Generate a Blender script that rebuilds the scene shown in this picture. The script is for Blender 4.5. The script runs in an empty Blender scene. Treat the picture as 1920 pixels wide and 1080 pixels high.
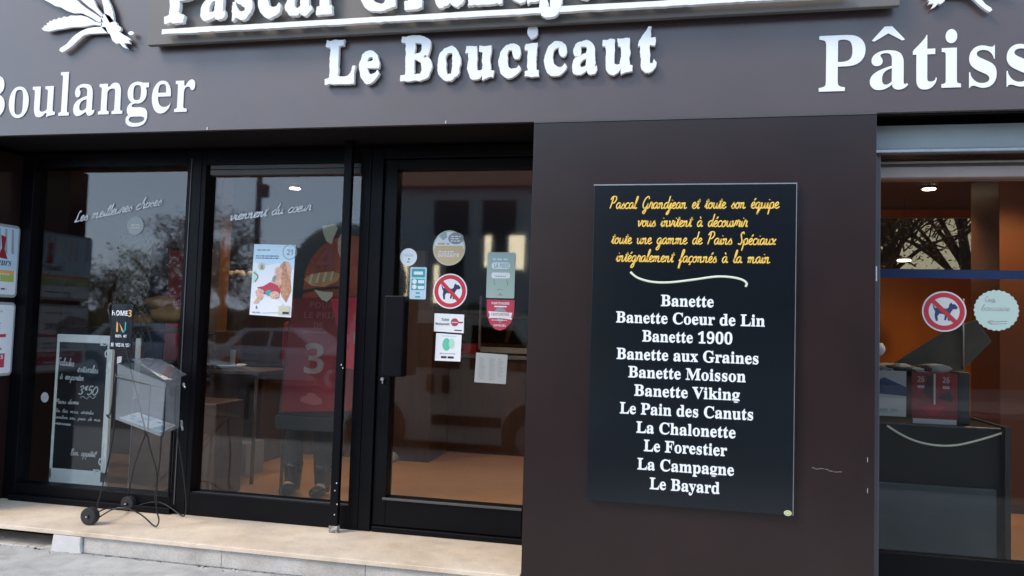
import bpy, bmesh, math, random
from mathutils import Vector, Matrix, noise
random.seed(7)
S = bpy.context.scene
COL = S.collection
RAD = math.radians

# ------------------------------------------------------------------ camera
F = 1420.0                                   # focal length in pixels of the 1920 px wide photo
YAW, PITCH, ROLL = -0.20759562, 0.05102776, 0.03053817
CAMP = Vector((0, 0, 1.5))
_f = Vector((math.sin(YAW)*math.cos(PITCH), math.cos(YAW)*math.cos(PITCH), math.sin(PITCH)))
_r = Vector((math.cos(YAW), -math.sin(YAW), 0)); _u = _r.cross(_f)
CR = math.cos(ROLL)*_r + math.sin(ROLL)*_u
CU = -math.sin(ROLL)*_r + math.cos(ROLL)*_u
cam = bpy.data.cameras.new('camera'); camo = bpy.data.objects.new('camera', cam); COL.objects.link(camo)
camo.matrix_world = Matrix(((CR.x, CU.x, -_f.x, CAMP.x), (CR.y, CU.y, -_f.y, CAMP.y), (CR.z, CU.z, -_f.z, CAMP.z), (0, 0, 0, 1)))
cam.sensor_width = 36; cam.lens = F/1920*36; cam.clip_end = 800; cam.clip_start = 0.05
S.camera = camo

# ------------------------------------------------------------------ world, sun, exposure
SUN_EL, SUN_AZ = RAD(44), RAD(230)           # sun behind the clouds: from behind the photographer, to the left
w = bpy.data.worlds.new('World'); S.world = w; w.use_nodes = True
nt = w.node_tree; bg = nt.nodes['Background']
sky = nt.nodes.new('ShaderNodeTexSky'); sky.sky_type = 'NISHITA'; sky.sun_disc = False
sky.sun_elevation = SUN_EL; sky.sun_rotation = SUN_AZ
sky.air_density = 1.0; sky.dust_density = 1.5; sky.ozone_density = 1.0
ov = nt.nodes.new('ShaderNodeMixRGB'); ov.inputs[0].default_value = .72          # even cloud cover over the clear sky model
ov.inputs[2].default_value = (7.6, 10.3, 14.2, 1); nt.links.new(sky.outputs[0], ov.inputs[1]); # the cloud layer is brighter low over the street than overhead
tcw = nt.nodes.new('ShaderNodeTexCoord'); sx = nt.nodes.new('ShaderNodeSeparateXYZ'); nt.links.new(tcw.outputs['Generated'], sx.inputs[0])
mrw = nt.nodes.new('ShaderNodeMapRange'); mrw.inputs[1].default_value = 0; mrw.inputs[2].default_value = .85; mrw.inputs[3].default_value = 1.55; mrw.inputs[4].default_value = .62
nt.links.new(sx.outputs['Z'], mrw.inputs[0]); mlw = nt.nodes.new('ShaderNodeMixRGB'); mlw.blend_type = 'MULTIPLY'; mlw.inputs[0].default_value = 1
nt.links.new(ov.outputs[0], mlw.inputs[1]); nt.links.new(mrw.outputs[0], mlw.inputs[2]); nt.links.new(mlw.outputs[0], bg.inputs[0])
bg.inputs[1].default_value = 0.11
sl = bpy.data.lights.new('overcast_sun', 'SUN'); sl.energy = 1.5; sl.angle = RAD(18); sl.color = (1, .84, .66)
so = bpy.data.objects.new('overcast_sun', sl); COL.objects.link(so)
sd = Vector((math.sin(SUN_AZ)*math.cos(SUN_EL), math.cos(SUN_AZ)*math.cos(SUN_EL), math.sin(SUN_EL)))
so.rotation_euler = sd.to_track_quat('Z', 'Y').to_euler()
S.view_settings.view_transform = 'Standard'; S.view_settings.look = 'None'
S.view_settings.exposure = 0.80; S.view_settings.gamma = 1
S.cycles.max_bounces = 8; S.cycles.transparent_max_bounces = 24

# ------------------------------------------------------------------ survey helpers: pixel -> point on a known plane
def ray(px, py):
    return CR*(px-960) - CU*(py-540) + _f*F
def P(px, py, Y):
    d = ray(px, py); return CAMP + d*(Y/d.y)
def PZ(px, py, z):
    d = ray(px, py); return CAMP + d*((z-1.5)/d.z)
YF = 4.20      # fascia face
YPL = 4.185    # cladding pillar face
YG = 4.80      # shop glass, left bays
YR = 4.52      # glass of the right entrance
ZS = 0.134     # doorstep top
def MIR(px, py, yreal, yg=YG):               # the point of the street seen in the glass at this pixel
    p = P(px, py, 2*yg-yreal); return Vector((p.x, yreal, p.z))
def mppl(px, py, Y): return (P(px, py-10, Y).z-P(px, py+10, Y).z)/20      # metres per photo pixel at that place

# ------------------------------------------------------------------ materials
def mat(name, col, rough=.5, metal=0, var=0, vscale=6, bump=0, bscale=80, spec=.5, stretch=None, col2=None, rvar=0, emis=None, estr=0, coat=0, speck=0):
    m = bpy.data.materials.new(name); m.use_nodes = True
    n = m.node_tree.nodes; l = m.node_tree.links; b = n['Principled BSDF']
    b.inputs['Base Color'].default_value = (*col, 1); b.inputs['Roughness'].default_value = rough
    b.inputs['Metallic'].default_value = metal; b.inputs['Specular IOR Level'].default_value = spec
    b.inputs['Coat Weight'].default_value = coat
    if emis: b.inputs['Emission Color'].default_value = (*emis, 1); b.inputs['Emission Strength'].default_value = estr
    tc = n.new('ShaderNodeTexCoord'); src = tc.outputs['Object']
    if stretch:
        mp = n.new('ShaderNodeMapping'); mp.inputs['Scale'].default_value = stretch; l.new(src, mp.inputs[0]); src = mp.outputs[0]
    if var or col2:
        t = n.new('ShaderNodeTexNoise'); t.inputs['Scale'].default_value = vscale; t.inputs['Detail'].default_value = 6
        t.inputs['Roughness'].default_value = .65; l.new(src, t.inputs['Vector'])
        r = n.new('ShaderNodeValToRGB'); r.color_ramp.elements[0].position = .33; r.color_ramp.elements[1].position = .68
        c2 = col2 or tuple(c*(1+var) for c in col); c1 = col if col2 else tuple(c*(1-var) for c in col)
        r.color_ramp.elements[0].color = (*c1, 1); r.color_ramp.elements[1].color = (*[min(1, c) for c in c2], 1)
        l.new(t.outputs['Fac'], r.inputs[0]); l.new(r.outputs[0], b.inputs['Base Color'])
    if speck:                                   # fine grains, specks and faint stains of the material itself
        base_in = b.inputs['Base Color']; prev = base_in.links[0].from_socket if base_in.links else None
        for sc_, lo_, hi_, k_ in ((170, .42, .75, speck), (9, .45, .8, speck*.6), (1.7, .4, .8, speck*.5)):
            t4 = n.new('ShaderNodeTexNoise'); t4.inputs['Scale'].default_value = sc_; t4.inputs['Detail'].default_value = 3; l.new(src, t4.inputs['Vector'])
            m4 = n.new('ShaderNodeMapRange'); m4.inputs[1].default_value = lo_; m4.inputs[2].default_value = hi_; m4.inputs[3].default_value = 1+k_*.25; m4.inputs[4].default_value = 1-k_; l.new(t4.outputs['Fac'], m4.inputs[0])
            x4 = n.new('ShaderNodeMixRGB'); x4.blend_type = 'MULTIPLY'; x4.inputs[0].default_value = 1; x4.inputs[1].default_value = (*col, 1)
            if prev: l.new(prev, x4.inputs[1])
            l.new(m4.outputs[0], x4.inputs[2]); prev = x4.outputs[0]
        l.new(prev, base_in)
    if rvar:
        t3 = n.new('ShaderNodeTexNoise'); t3.inputs['Scale'].default_value = 3.1; t3.inputs['Detail'].default_value = 5; l.new(src, t3.inputs['Vector'])
        mr = n.new('ShaderNodeMapRange'); mr.inputs[1].default_value = .3; mr.inputs[2].default_value = .7
        mr.inputs[3].default_value = rough-rvar; mr.inputs[4].default_value = rough+rvar
        l.new(t3.outputs['Fac'], mr.inputs[0]); l.new(mr.outputs[0], b.inputs['Roughness'])
    if bump:
        t2 = n.new('ShaderNodeTexNoise'); t2.inputs['Scale'].default_value = bscale; t2.inputs['Detail'].default_value = 5; l.new(src, t2.inputs['Vector'])
        bn = n.new('ShaderNodeBump'); bn.inputs['Strength'].default_value = bump; bn.inputs['Distance'].default_value = .01
        l.new(t2.outputs['Fac'], bn.inputs['Height']); l.new(bn.outputs[0], b.inputs['Normal'])
    return m
def glass_mat(name, f0=.05, tint=(.9, .93, .93), milk=0.0, rough=0.0):
    m = bpy.data.materials.new(name); m.use_nodes = True
    n = m.node_tree.nodes; l = m.node_tree.links; n.clear()
    out = n.new('ShaderNodeOutputMaterial'); tr = n.new('ShaderNodeBsdfTransparent'); tr.inputs[0].default_value = (*tint, 1)
    gl = n.new('ShaderNodeBsdfGlossy'); gl.inputs['Roughness'].default_value = rough
    lw = n.new('ShaderNodeLayerWeight'); lw.inputs['Blend'].default_value = .5
    pw = n.new('ShaderNodeMath'); pw.operation = 'POWER'; pw.inputs[1].default_value = 4.5; l.new(lw.outputs['Facing'], pw.inputs[0])
    ma = n.new('ShaderNodeMath'); ma.operation = 'MULTIPLY_ADD'; ma.inputs[1].default_value = 1-f0; ma.inputs[2].default_value = f0; l.new(pw.outputs[0], ma.inputs[0])
    mx = n.new('ShaderNodeMixShader'); l.new(ma.outputs[0], mx.inputs[0])
    base = tr.outputs[0]
    if milk:
        df = n.new('ShaderNodeBsdfDiffuse'); df.inputs[0].default_value = (.42, .45, .47, 1)
        m2 = n.new('ShaderNodeMixShader'); m2.inputs[0].default_value = milk; l.new(tr.outputs[0], m2.inputs[1]); l.new(df.outputs[0], m2.inputs[2]); base = m2.outputs[0]
    l.new(base, mx.inputs[1]); l.new(gl.outputs[0], mx.inputs[2]); l.new(mx.outputs[0], out.inputs[0])
    return m
M = {}
M['fascia'] = mat('brown_laminate', (.078, .055, .052), .34, var=.12, vscale=1.3, bump=.05, bscale=420, spec=.9, rvar=.05)
M['pillar'] = mat('brown_cladding', (.019, .0085, .0075), .30, var=.25, vscale=1.1, bump=.05, bscale=420, spec=.55, rvar=.02)
M['signpanel'] = mat('taupe_panel', (.14, .125, .11), .45, var=.08, vscale=2, bump=.05, bscale=300)
M['black'] = mat('black_frame_paint', (.0022, .0022, .0035), .42, var=.2, vscale=5, bump=.04, bscale=200, spec=.15, rvar=.10)
M['soffit'] = mat('dark_soffit', (.006, .004, .004), .7, spec=.2)
M['greyframe'] = mat('grey_anodised', (.07, .07, .07), .42, var=.1, vscale=4, spec=.6)
M['header'] = mat('blue_grey_shutter_box', (.28, .31, .31), .4, var=.08, vscale=2, spec=.6, rvar=.05)
M['alu'] = mat('brushed_aluminium', (.5, .5, .5), .35, .9, var=.1, vscale=20)
M['pinkgrey'] = mat('pale_door_track', (.33, .26, .235), .5, var=.08)
M['white'] = mat('white_letter_paint', (.88, .88, .87), .35, spec=.4, emis=None)
M['vinyl'] = mat('white_vinyl', (.86, .87, .88), .4)
M['stone'] = mat('beige_limestone', (.62, .48, .35), .62, vscale=3.2, col2=(.76, .63, .49), bump=.15, bscale=60, rvar=.1, speck=.22)
M['riser'] = mat('grey_marble', (.44, .40, .35), .6, vscale=2.4, col2=(.60, .555, .50), bump=.2, bscale=45, speck=.25)
M['mortar'] = mat('dirty_mortar', (.10, .10, .095), .9, vscale=30, col2=(.34, .33, .32))
M['whitestone'] = mat('pale_stone', (.62, .59, .56), .7, var=.08, vscale=8, bump=.2, bscale=60)
M['pave'] = mat('grey_asphalt_pavement', (.40, .38, .355), .85, vscale=5, col2=(.52, .50, .47), bump=.6, bscale=190, speck=.4)
M['road'] = mat('asphalt', (.05, .05, .052), .85, var=.2, vscale=4, bump=.5, bscale=160)
M['kerb'] = mat('granite_kerb', (.3, .29, .28), .8, var=.2, vscale=40, bump=.3)
M['slate'] = mat('slate_board', (.012, .017, .022), .42, var=.25, vscale=3, spec=.4)
M['boardblack'] = mat('gloss_black_board', (.0025, .0050, .0085), .22, spec=.68, var=.1, vscale=2)
M['yellow'] = mat('yellow_vinyl', (.90, .56, .09), .4)
M['cream'] = mat('cream_paint', (.72, .72, .55), .5)
M['chalk'] = mat('white_chalk', (.68, .7, .68), .9, var=.25, vscale=60)
M['wire'] = mat('black_wire', (.010, .010, .012), .35)
M['rubber'] = mat('black_rubber', (.015, .015, .016), .7)
M['chrome'] = mat('chrome', (.7, .7, .72), .15, 1)
M['paper'] = mat('white_paper', (.78, .80, .82), .6)
M['paperdim'] = mat('grey_paper', (.36, .37, .36), .6)
M['red'] = mat('red_print', (.62, .03, .05), .5)
M['redprint'] = mat('crimson_print', (.50, .045, .085), .5, var=.2, vscale=60)
M['darkred'] = mat('dark_red_fabric', (.30, .012, .025), .7, var=.2, vscale=3)
M['deepred'] = mat('deep_red_card', (.16, .010, .012), .6, var=.3, vscale=9)
M['ink'] = mat('black_ink', (.02, .02, .03), .5)
M['navy'] = mat('navy_ink', (.02, .03, .09), .5)
M['teal'] = mat('teal_print', (.03, .38, .40), .5)
M['tealdim'] = mat('pale_teal_print', (.28, .55, .55), .5)
M['green'] = mat('green_print', (.12, .58, .38), .5)
M['lgreen'] = mat('pale_green_print', (.45, .75, .6), .5)
M['olive'] = mat('olive_print', (.42, .50, .12), .5)
M['orange'] = mat('orange_print', (.85, .42, .12), .5)
M['tan'] = mat('tan_print', (.66, .48, .26), .5)
M['skinprint'] = mat('peach_print', (.70, .42, .32), .5, var=.25, vscale=50)
M['hairprint'] = mat('warm_hair_print', (.52, .26, .15), .5, var=.45, vscale=45)
M['bluepaper'] = mat('pale_blue_print', (.55, .72, .82), .5)
M['sand'] = mat('sand_print', (.60, .58, .42), .5)
M['greyprint'] = mat('grey_print', (.28, .29, .30), .5)
M['blueband'] = mat('blue_film', (.010, .022, .065), .5, spec=.2)
M['vinyldim'] = mat('dimmed_vinyl', (.47, .48, .48), .5)  # white vinyl, its colour darkened as if behind the tinted glass
M['reddim'] = mat('dimmed_red_vinyl', (.36, .02, .035), .5)  # red vinyl with the same dimming put into its colour
M['mint'] = mat('mint_paper', (.36, .47, .43), .6)
M['glass'] = glass_mat('window_glass', .045, (.93, .945, .94), rough=.028)
M['glassR'] = glass_mat('entrance_glass', .022, (.90, .90, .88))
M['acrylic'] = glass_mat('clear_acrylic', .05, (.90, .92, .94), milk=.20, rough=.08)
M['floor'] = mat('orange_shop_floor', (.50, .23, .085), .32, vscale=1.5, col2=(.60, .30, .13), spec=.5)
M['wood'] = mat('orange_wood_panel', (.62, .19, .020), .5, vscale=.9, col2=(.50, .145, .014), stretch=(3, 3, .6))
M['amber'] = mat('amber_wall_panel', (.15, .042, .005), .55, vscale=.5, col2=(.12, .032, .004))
M['woodshade'] = mat('shaded_orange_wood', (.20, .08, .025), .5, vscale=1.2, col2=(.14, .05, .015), stretch=(6, 6, .7))  # copy of the orange wood, shade put into its colour for the dim post
M['darkwood'] = mat('dark_wood', (.055, .025, .014), .5, vscale=2, col2=(.09, .04, .02), stretch=(8, 8, 1))
M['ceil'] = mat('brown_ceiling', (.13, .058, .032), .7)
M['intwall'] = mat('interior_wall', (.10, .055, .038), .8)
M['counter'] = mat('black_counter', (.008, .009, .011), .35)
M['cgrey'] = mat('grey_counter_panel', (.055, .075, .085), .3, var=.15, vscale=2)
M['lamp'] = mat('lit_lamp', (1, .9, .7), .5, emis=(1, .80, .52), estr=14)
M['bread'] = mat('bread_crust', (.50, .23, .08), .7, vscale=14, col2=(.66, .38, .16))
M['meringue'] = mat('white_meringue', (.62, .60, .56), .7)
M['cloth'] = mat('black_cloth', (.012, .013, .018), .85)
M['skin'] = mat('skin', (.52, .30, .21), .55)
M['hair'] = mat('dark_hair', (.03, .018, .012), .6)
M['leather'] = mat('black_leather', (.012, .012, .012), .25)
M['render'] = mat('grey_render', (.40, .42, .42), .85, var=.08, vscale=.6)
M['darkstone'] = mat('dark_stone', (.055, .045, .038), .85, var=.2, vscale=1.5)
M['tiles'] = mat('brown_roof_tiles', (.26, .14, .10), .8, var=.25, vscale=4, bump=.4, bscale=12)
M['shutter'] = mat('dark_shutter', (.045, .045, .05), .6)
M['litwin'] = mat('lit_window', (.9, .8, .6), .5, emis=(1, .84, .58), estr=6)
M['bark'] = mat('bark', (.07, .05, .038), .9, var=.3, vscale=8, bump=.5, bscale=20)
M['leaf'] = mat('foliage', (.045, .055, .022), .7, var=.35, vscale=.8)
M['evergreen'] = mat('dark_evergreen', (.014, .018, .010), .8, var=.4, vscale=3)
M['baretwig'] = mat('tan_twigs', (.30, .22, .15), .8, var=.3, vscale=.8)
M['autumn'] = mat('autumn_foliage', (.34, .25, .20), .7, var=.3, vscale=.8)
M['vanpaint'] = mat('van_paint', (.80, .74, .66), .28, coat=.5)
M['carpaint'] = mat('silver_paint', (.40, .41, .42), .3, .3, coat=.5)
M['carglass'] = mat('dark_car_glass', (.01, .012, .014), .06)
M['plastic'] = mat('black_plastic', (.018, .018, .018), .55)
M['headl'] = mat('headlight_lens', (.6, .6, .6), .1, .3)
M['tail'] = mat('tail_lens', (.35, .01, .01), .2)

# ------------------------------------------------------------------ naming
def link(o): COL.objects.link(o); return o
def tag(o, label=None, cat=None, group=None, kind=None):
    if label: o['label'] = label
    if cat: o['category'] = cat
    if group: o['group'] = group
    if kind: o['kind'] = kind
    return o
def thing(name, label, cat, loc=(0, 0, 0), group=None):
    o = link(bpy.data.objects.new(name, None)); o.location = loc; o.empty_display_size = .1
    return tag(o, label, cat, group)
def fin(name, me, parent=None):
    o = bpy.data.objects.new(name, me); link(o)
    if parent:
        o.parent = parent; rt = parent
        off = Vector(); 
        while rt: off += rt.location; rt = rt.parent
        o.location = -off                       # meshes are written in world coordinates
    return o
def recentre(o):                                # put the origin of a world-space mesh at its base
    me = o.data; n = len(me.vertices)
    xs = [v.co for v in me.vertices]
    c = Vector((sum(v.x for v in xs)/n, sum(v.y for v in xs)/n, min(v.z for v in xs)))
    me.transform(Matrix.Translation(-c)); o.location = o.location + c
    for ch in o.children: ch.location = ch.location - c
    return o

# ------------------------------------------------------------------ mesh builder
def crom(pts, k=5, closed=False):
    pts = [Vector(p) for p in pts]; n = len(pts)
    if n < 3: return pts
    out = []
    rng = range(n) if closed else range(n-1)
    for i in rng:
        if closed: a, b, c, d = pts[i-1], pts[i], pts[(i+1) % n], pts[(i+2) % n]
        else: a, b, c, d = pts[max(i-1, 0)], pts[i], pts[i+1], pts[min(i+2, n-1)]
        for j in range(k):
            t = j/k
            out.append(.5*((2*b)+(c-a)*t+(2*a-5*b+4*c-d)*t*t+(3*b-a-3*c+d)*t**3))
    if not closed: out.append(pts[-1])
    return out
class MB:
    def __init__(s): s.bm = bmesh.new(); s.mats = []
    def mi(s, m):
        if isinstance(m, str): m = M[m]
        if m not in s.mats: s.mats.append(m)
        return s.mats.index(m)
    def face(s, vs, m):
        try: f = s.bm.faces.new(vs); f.material_index = m; return f
        except ValueError: return None
    def box(s, x0, x1, y0, y1, z0, z1, m):
        i = s.mi(m); v = [s.bm.verts.new((x, y, z)) for x in (x0, x1) for y in (y0, y1) for z in (z0, z1)]
        for q in ((0, 1, 3, 2), (4, 6, 7, 5), (0, 4, 5, 1), (2, 3, 7, 6), (0, 2, 6, 4), (1, 5, 7, 3)): s.face([v[k] for k in q], i)
        return s
    def prism(s, pts, y0, y1, m, axis='y'):      # outline in XZ (or YZ for axis x, XY for z), thickness along axis
        i = s.mi(m); A = []; B = []
        for a, b in pts:
            if axis == 'y': A.append(s.bm.verts.new((a, y0, b))); B.append(s.bm.verts.new((a, y1, b)))
            elif axis == 'x': A.append(s.bm.verts.new((y0, a, b))); B.append(s.bm.verts.new((y1, a, b)))
            else: A.append(s.bm.verts.new((a, b, y0))); B.append(s.bm.verts.new((a, b, y1)))
        from mathutils.geometry import tessellate_polygon
        tri = tessellate_polygon([[Vector((p[0], p[1], 0)) for p in pts]])
        for t in tri: s.face([A[k] for k in t], i); s.face([B[k] for k in reversed(t)], i)
        n = len(pts)
        for k in range(n): s.face([A[k], A[(k+1) % n], B[(k+1) % n], B[k]], i)
        return s
    def tube(s, pts, r, m, seg=8, smooth=4, closed=False, flat=1.0):
        i = s.mi(m); pts = crom(pts, smooth, closed) if smooth and len(pts) > 2 else [Vector(p) for p in pts]
        n = len(pts); rings = []; up = None
        rr = r if callable(r) else (lambda t: r)
        for k, p in enumerate(pts):
            if closed: d = pts[(k+1) % n]-pts[k-1]
            else: d = pts[min(k+1, n-1)]-pts[max(k-1, 0)]
            if d.length < 1e-9: d = Vector((0, 0, 1))
            d.normalize()
            if up is None:
                up = Vector((0, -1, 0)) if abs(d.y) < .9 else Vector((0, 0, 1))
            up = (up-d*up.dot(d)); up = up.normalized() if up.length > 1e-6 else d.orthogonal().normalized()
            sd_ = d.cross(up); q = rr(k/max(n-1, 1))
            rings.append([s.bm.verts.new(p+(sd_*math.cos(a)+up*math.sin(a)*flat)*q) for a in [2*math.pi*j/seg for j in range(seg)]])
        m_ = n if closed else n-1
        for k in range(m_):
            A, B = rings[k], rings[(k+1) % n]
            for j in range(seg):
                f = s.face([A[j], A[(j+1) % seg], B[(j+1) % seg], B[j]], i)
                if f: f.smooth = True
        if not closed: s.face(list(reversed(rings[0])), i); s.face(rings[-1], i)
        return s
    def cyl(s, a, b, r, m, seg=24, r2=None):
        r2 = r if r2 is None else r2
        return s.tube([a, b], lambda t: r+(r2-r)*t, m, seg, 0)
    def lathe(s, c, prof, m, seg=24):            # prof: (radius, z)
        i = s.mi(m); rings = [[s.bm.verts.new((c[0]+r*math.cos(2*math.pi*k/seg), c[1]+r*math.sin(2*math.pi*k/seg), c[2]+z)) for k in range(seg)] for r, z in prof]
        for A, B in zip(rings, rings[1:]):
            for k in range(seg):
                f = s.face([A[k], A[(k+1) % seg], B[(k+1) % seg], B[k]], i)
                if f: f.smooth = True
        s.face(list(reversed(rings[0])), i); s.face(rings[-1], i); return s
    def blob(s, c, r, m, sub=2, sq=(1, 1, 1), nz=.15, seed=0):
        i = s.mi(m); g = bmesh.ops.create_icosphere(s.bm, subdivisions=sub, radius=1)
        for v in g['verts']:
            k = 1+nz*noise.noise(v.co*1.7+Vector((seed*3.1, seed, 0)))
            v.co = Vector((v.co.x*r*sq[0]*k, v.co.y*r*sq[1]*k, v.co.z*r*sq[2]*k))+Vector(c)
            for f in v.link_faces: f.material_index = i; f.smooth = True
        return s
    def quad(s, a, b, c, d, m): s.face([s.bm.verts.new(p) for p in (a, b, c, d)], s.mi(m)); return s
    def addmesh(s, me, m, mx=None):
        i = s.mi(m); vs = [s.bm.verts.new(mx @ v.co if mx else v.co) for v in me.vertices]
        for p in me.polygons: s.face([vs[k] for k in p.vertices], i)
        return s
    def build(s, name, parent=None, bevel=0, seg=2, fixn=True):
        if fixn: bmesh.ops.recalc_face_normals(s.bm, faces=s.bm.faces)
        me = bpy.data.meshes.new(name); s.bm.to_mesh(me); s.bm.free()
        for m in s.mats: me.materials.append(m)
        o = fin(name, me, parent)
        if bevel:
            b = o.modifiers.new('bevel', 'BEVEL'); b.width = bevel; b.segments = seg; b.limit_method = 'ANGLE'; b.angle_limit = RAD(40)
        return o

# ------------------------------------------------------------------ lettering
def bolds(t):
    r = ''
    for c in t:
        if 'A' <= c <= 'Z': r += chr(0x1D400+ord(c)-65)
        elif 'a' <= c <= 'z': r += chr(0x1D41A+ord(c)-97)
        elif '0' <= c <= '9': r += chr(0x1D7CE+ord(c)-48)
        else: r += c
    return r
def boldss(t):
    r = ''
    for c in t:
        if 'A' <= c <= 'Z': r += chr(0x1D5D4+ord(c)-65)
        elif 'a' <= c <= 'z': r += chr(0x1D5EE+ord(c)-97)
        elif '0' <= c <= '9': r += chr(0x1D7EC+ord(c)-48)
        else: r += c
    return r
def curve_mesh(cv):
    o = bpy.data.objects.new('tmp', cv); COL.objects.link(o)
    dg = bpy.context.evaluated_depsgraph_get(); dg.update()
    me = bpy.data.meshes.new_from_object(o.evaluated_get(dg)); bpy.data.objects.remove(o)
    return me
def contours(body, spacing=1.0, res=6):
    cv = bpy.data.curves.new('t', 'FONT'); cv.body = body; cv.size = 1; cv.resolution_u = res; cv.space_character = spacing
    me = curve_mesh(cv); bpy.data.curves.remove(cv)
    bm = bmesh.new(); bm.from_mesh(me); bpy.data.meshes.remove(me)
    bmesh.ops.remove_doubles(bm, verts=bm.verts, dist=1e-5)
    nxt = {}
    for e in bm.edges:
        if len(e.link_faces) == 1:
            lp = e.link_loops[0]; a, b = lp.vert, lp.link_loop_next.vert
            if lp.face.normal.z < 0: a, b = b, a
            nxt.setdefault(a, []).append(b)
    loops = []
    while nxt:
        a = next(iter(nxt)); st = a; L = []
        while a in nxt:
            L.append(Vector((a.co.x, a.co.y))); b = nxt[a].pop()
            if not nxt[a]: del nxt[a]
            a = b
            if a is st: break
        if len(L) > 2: loops.append(L)
    bm.free(); return loops
def offset(L, ox, oy):
    out = []; n = len(L)
    for i in range(n):
        d1 = (L[i]-L[i-1]); d2 = (L[(i+1) % n]-L[i])
        d1 = d1.normalized() if d1.length else d1; d2 = d2.normalized() if d2.length else d2
        n1 = Vector((d1.y, -d1.x)); n2 = Vector((d2.y, -d2.x)); m = n1+n2
        if m.length < .3: m = n1
        m.normalize(); k = 1/max(.55, m.dot(n1))
        out.append(L[i]+Vector((m.x*ox, m.y*oy))*k)
    return out
def resample(L, step):
    out = []; n = len(L)
    for i in range(n):
        a, b = L[i], L[(i+1) % n]; k = max(1, int((b-a).length/step))
        out += [a+(b-a)*(j/k) for j in range(k)]
    return out
def loops_mesh(loops, depth):
    cv = bpy.data.curves.new('c', 'CURVE'); cv.dimensions = '2D'; cv.fill_mode = 'BOTH' if depth else 'FRONT'; cv.extrude = depth/2
    for L in loops:
        sp = cv.splines.new('POLY'); sp.points.add(len(L)-1); sp.use_cyclic_u = True
        for p, q in zip(sp.points, L): p.co = (q.x, q.y, 0, 1)
    me = curve_mesh(cv); bpy.data.curves.remove(cv); return me
def bbox(loops):
    xs = [p.x for L in loops for p in L]; ys = [p.y for L in loops for p in L]
    return min(xs), max(xs), min(ys), max(ys)
def lay(body, x0, x1, z, cap, ox=0, oy=0, rough=0, spacing=1.0, capref=bolds('L'), extra=None, shear=0):
    """contours placed in the facade plane: from x0 to x1, baseline z, capital height cap"""
    lp = contours(body, spacing); cb = bbox(contours(capref)); ch = cb[3]
    if extra: lp = extra(lp)
    if ox or oy: lp = [offset(L, ox, oy) for L in lp]
    if rough:
        lp = [resample(L, .028) for L in lp]
        lp = [[p+Vector((noise.noise(Vector((p.x*9, p.y*9, 1.3))), noise.noise(Vector((p.x*9, p.y*9, 7.7)))))*rough
                + Vector((noise.noise(Vector((p.x*30, p.y*30, 3.3))), noise.noise(Vector((p.x*30, p.y*30, 5.7)))))*rough*.55 for p in L] for L in lp]
    b = bbox(lp); sx = (x1-x0)/(b[1]-b[0]); sz = cap/ch
    return [[Vector((x0+(p.x-b[0])*sx+shear*p.y*sz, z+p.y*sz)) for p in L] for L in lp]
def split(raw, lp):
    """group the contours lp of one word into letters (parts that overlap in x in the plain text belong together)"""
    items = sorted([(min(p.x for p in L), max(p.x for p in L), M_) for L, M_ in zip(raw, lp)], key=lambda t: t[0]); out = []
    for a, b, L in items:
        if out and a < out[-1][1]-.35*min(b-a, out[-1][1]-out[-1][0]): out[-1][1] = max(out[-1][1], b); out[-1][2].append(L)
        else: out.append([a, b, [L]])
    return [o[2] for o in out]
def sarea(L): return sum(L[i].x*L[(i+1) % len(L)].y-L[(i+1) % len(L)].x*L[i].y for i in range(len(L)))/2
def letters(body, x0, x1, z, cap, ox, oy, rough=0, spacing=1.0, extra=None):
    """the letters of a word as groups of contours; a letter whose thickened outline would cross itself is thickened less"""
    raw = lay(body, x0, x1, z, cap, spacing=spacing, extra=extra); out = []
    tries = [split(raw, lay(body, x0, x1, z, cap, ox*k, oy*k, rough*min(1, k+.25), spacing, extra=extra)) for k in (1, .75, .5, .25, 0)]
    for i in range(len(tries[0])):
        for t in tries:
            me = loops_mesh(t[i], 0); a = sum(p.area for p in me.polygons); bpy.data.meshes.remove(me); w_ = abs(sum(sarea(L) for L in t[i]))
            if abs(a-w_) < .03*w_: break
        out.append(t[i])
    return out
XZ = Matrix(((1, 0, 0, 0), (0, 0, -1, 0), (0, 1, 0, 0), (0, 0, 0, 1)))   # local (x, y, z) -> (x, -z, y)
def letter_obj(name, lp, y, depth, m, parent, bevel=0):
    mb = MB(); me = loops_mesh(lp, depth)
    mb.addmesh(me, m, Matrix.Translation((0, y-depth/2, 0)) @ XZ); bpy.data.meshes.remove(me)
    return mb.build(name, parent, bevel)

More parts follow.
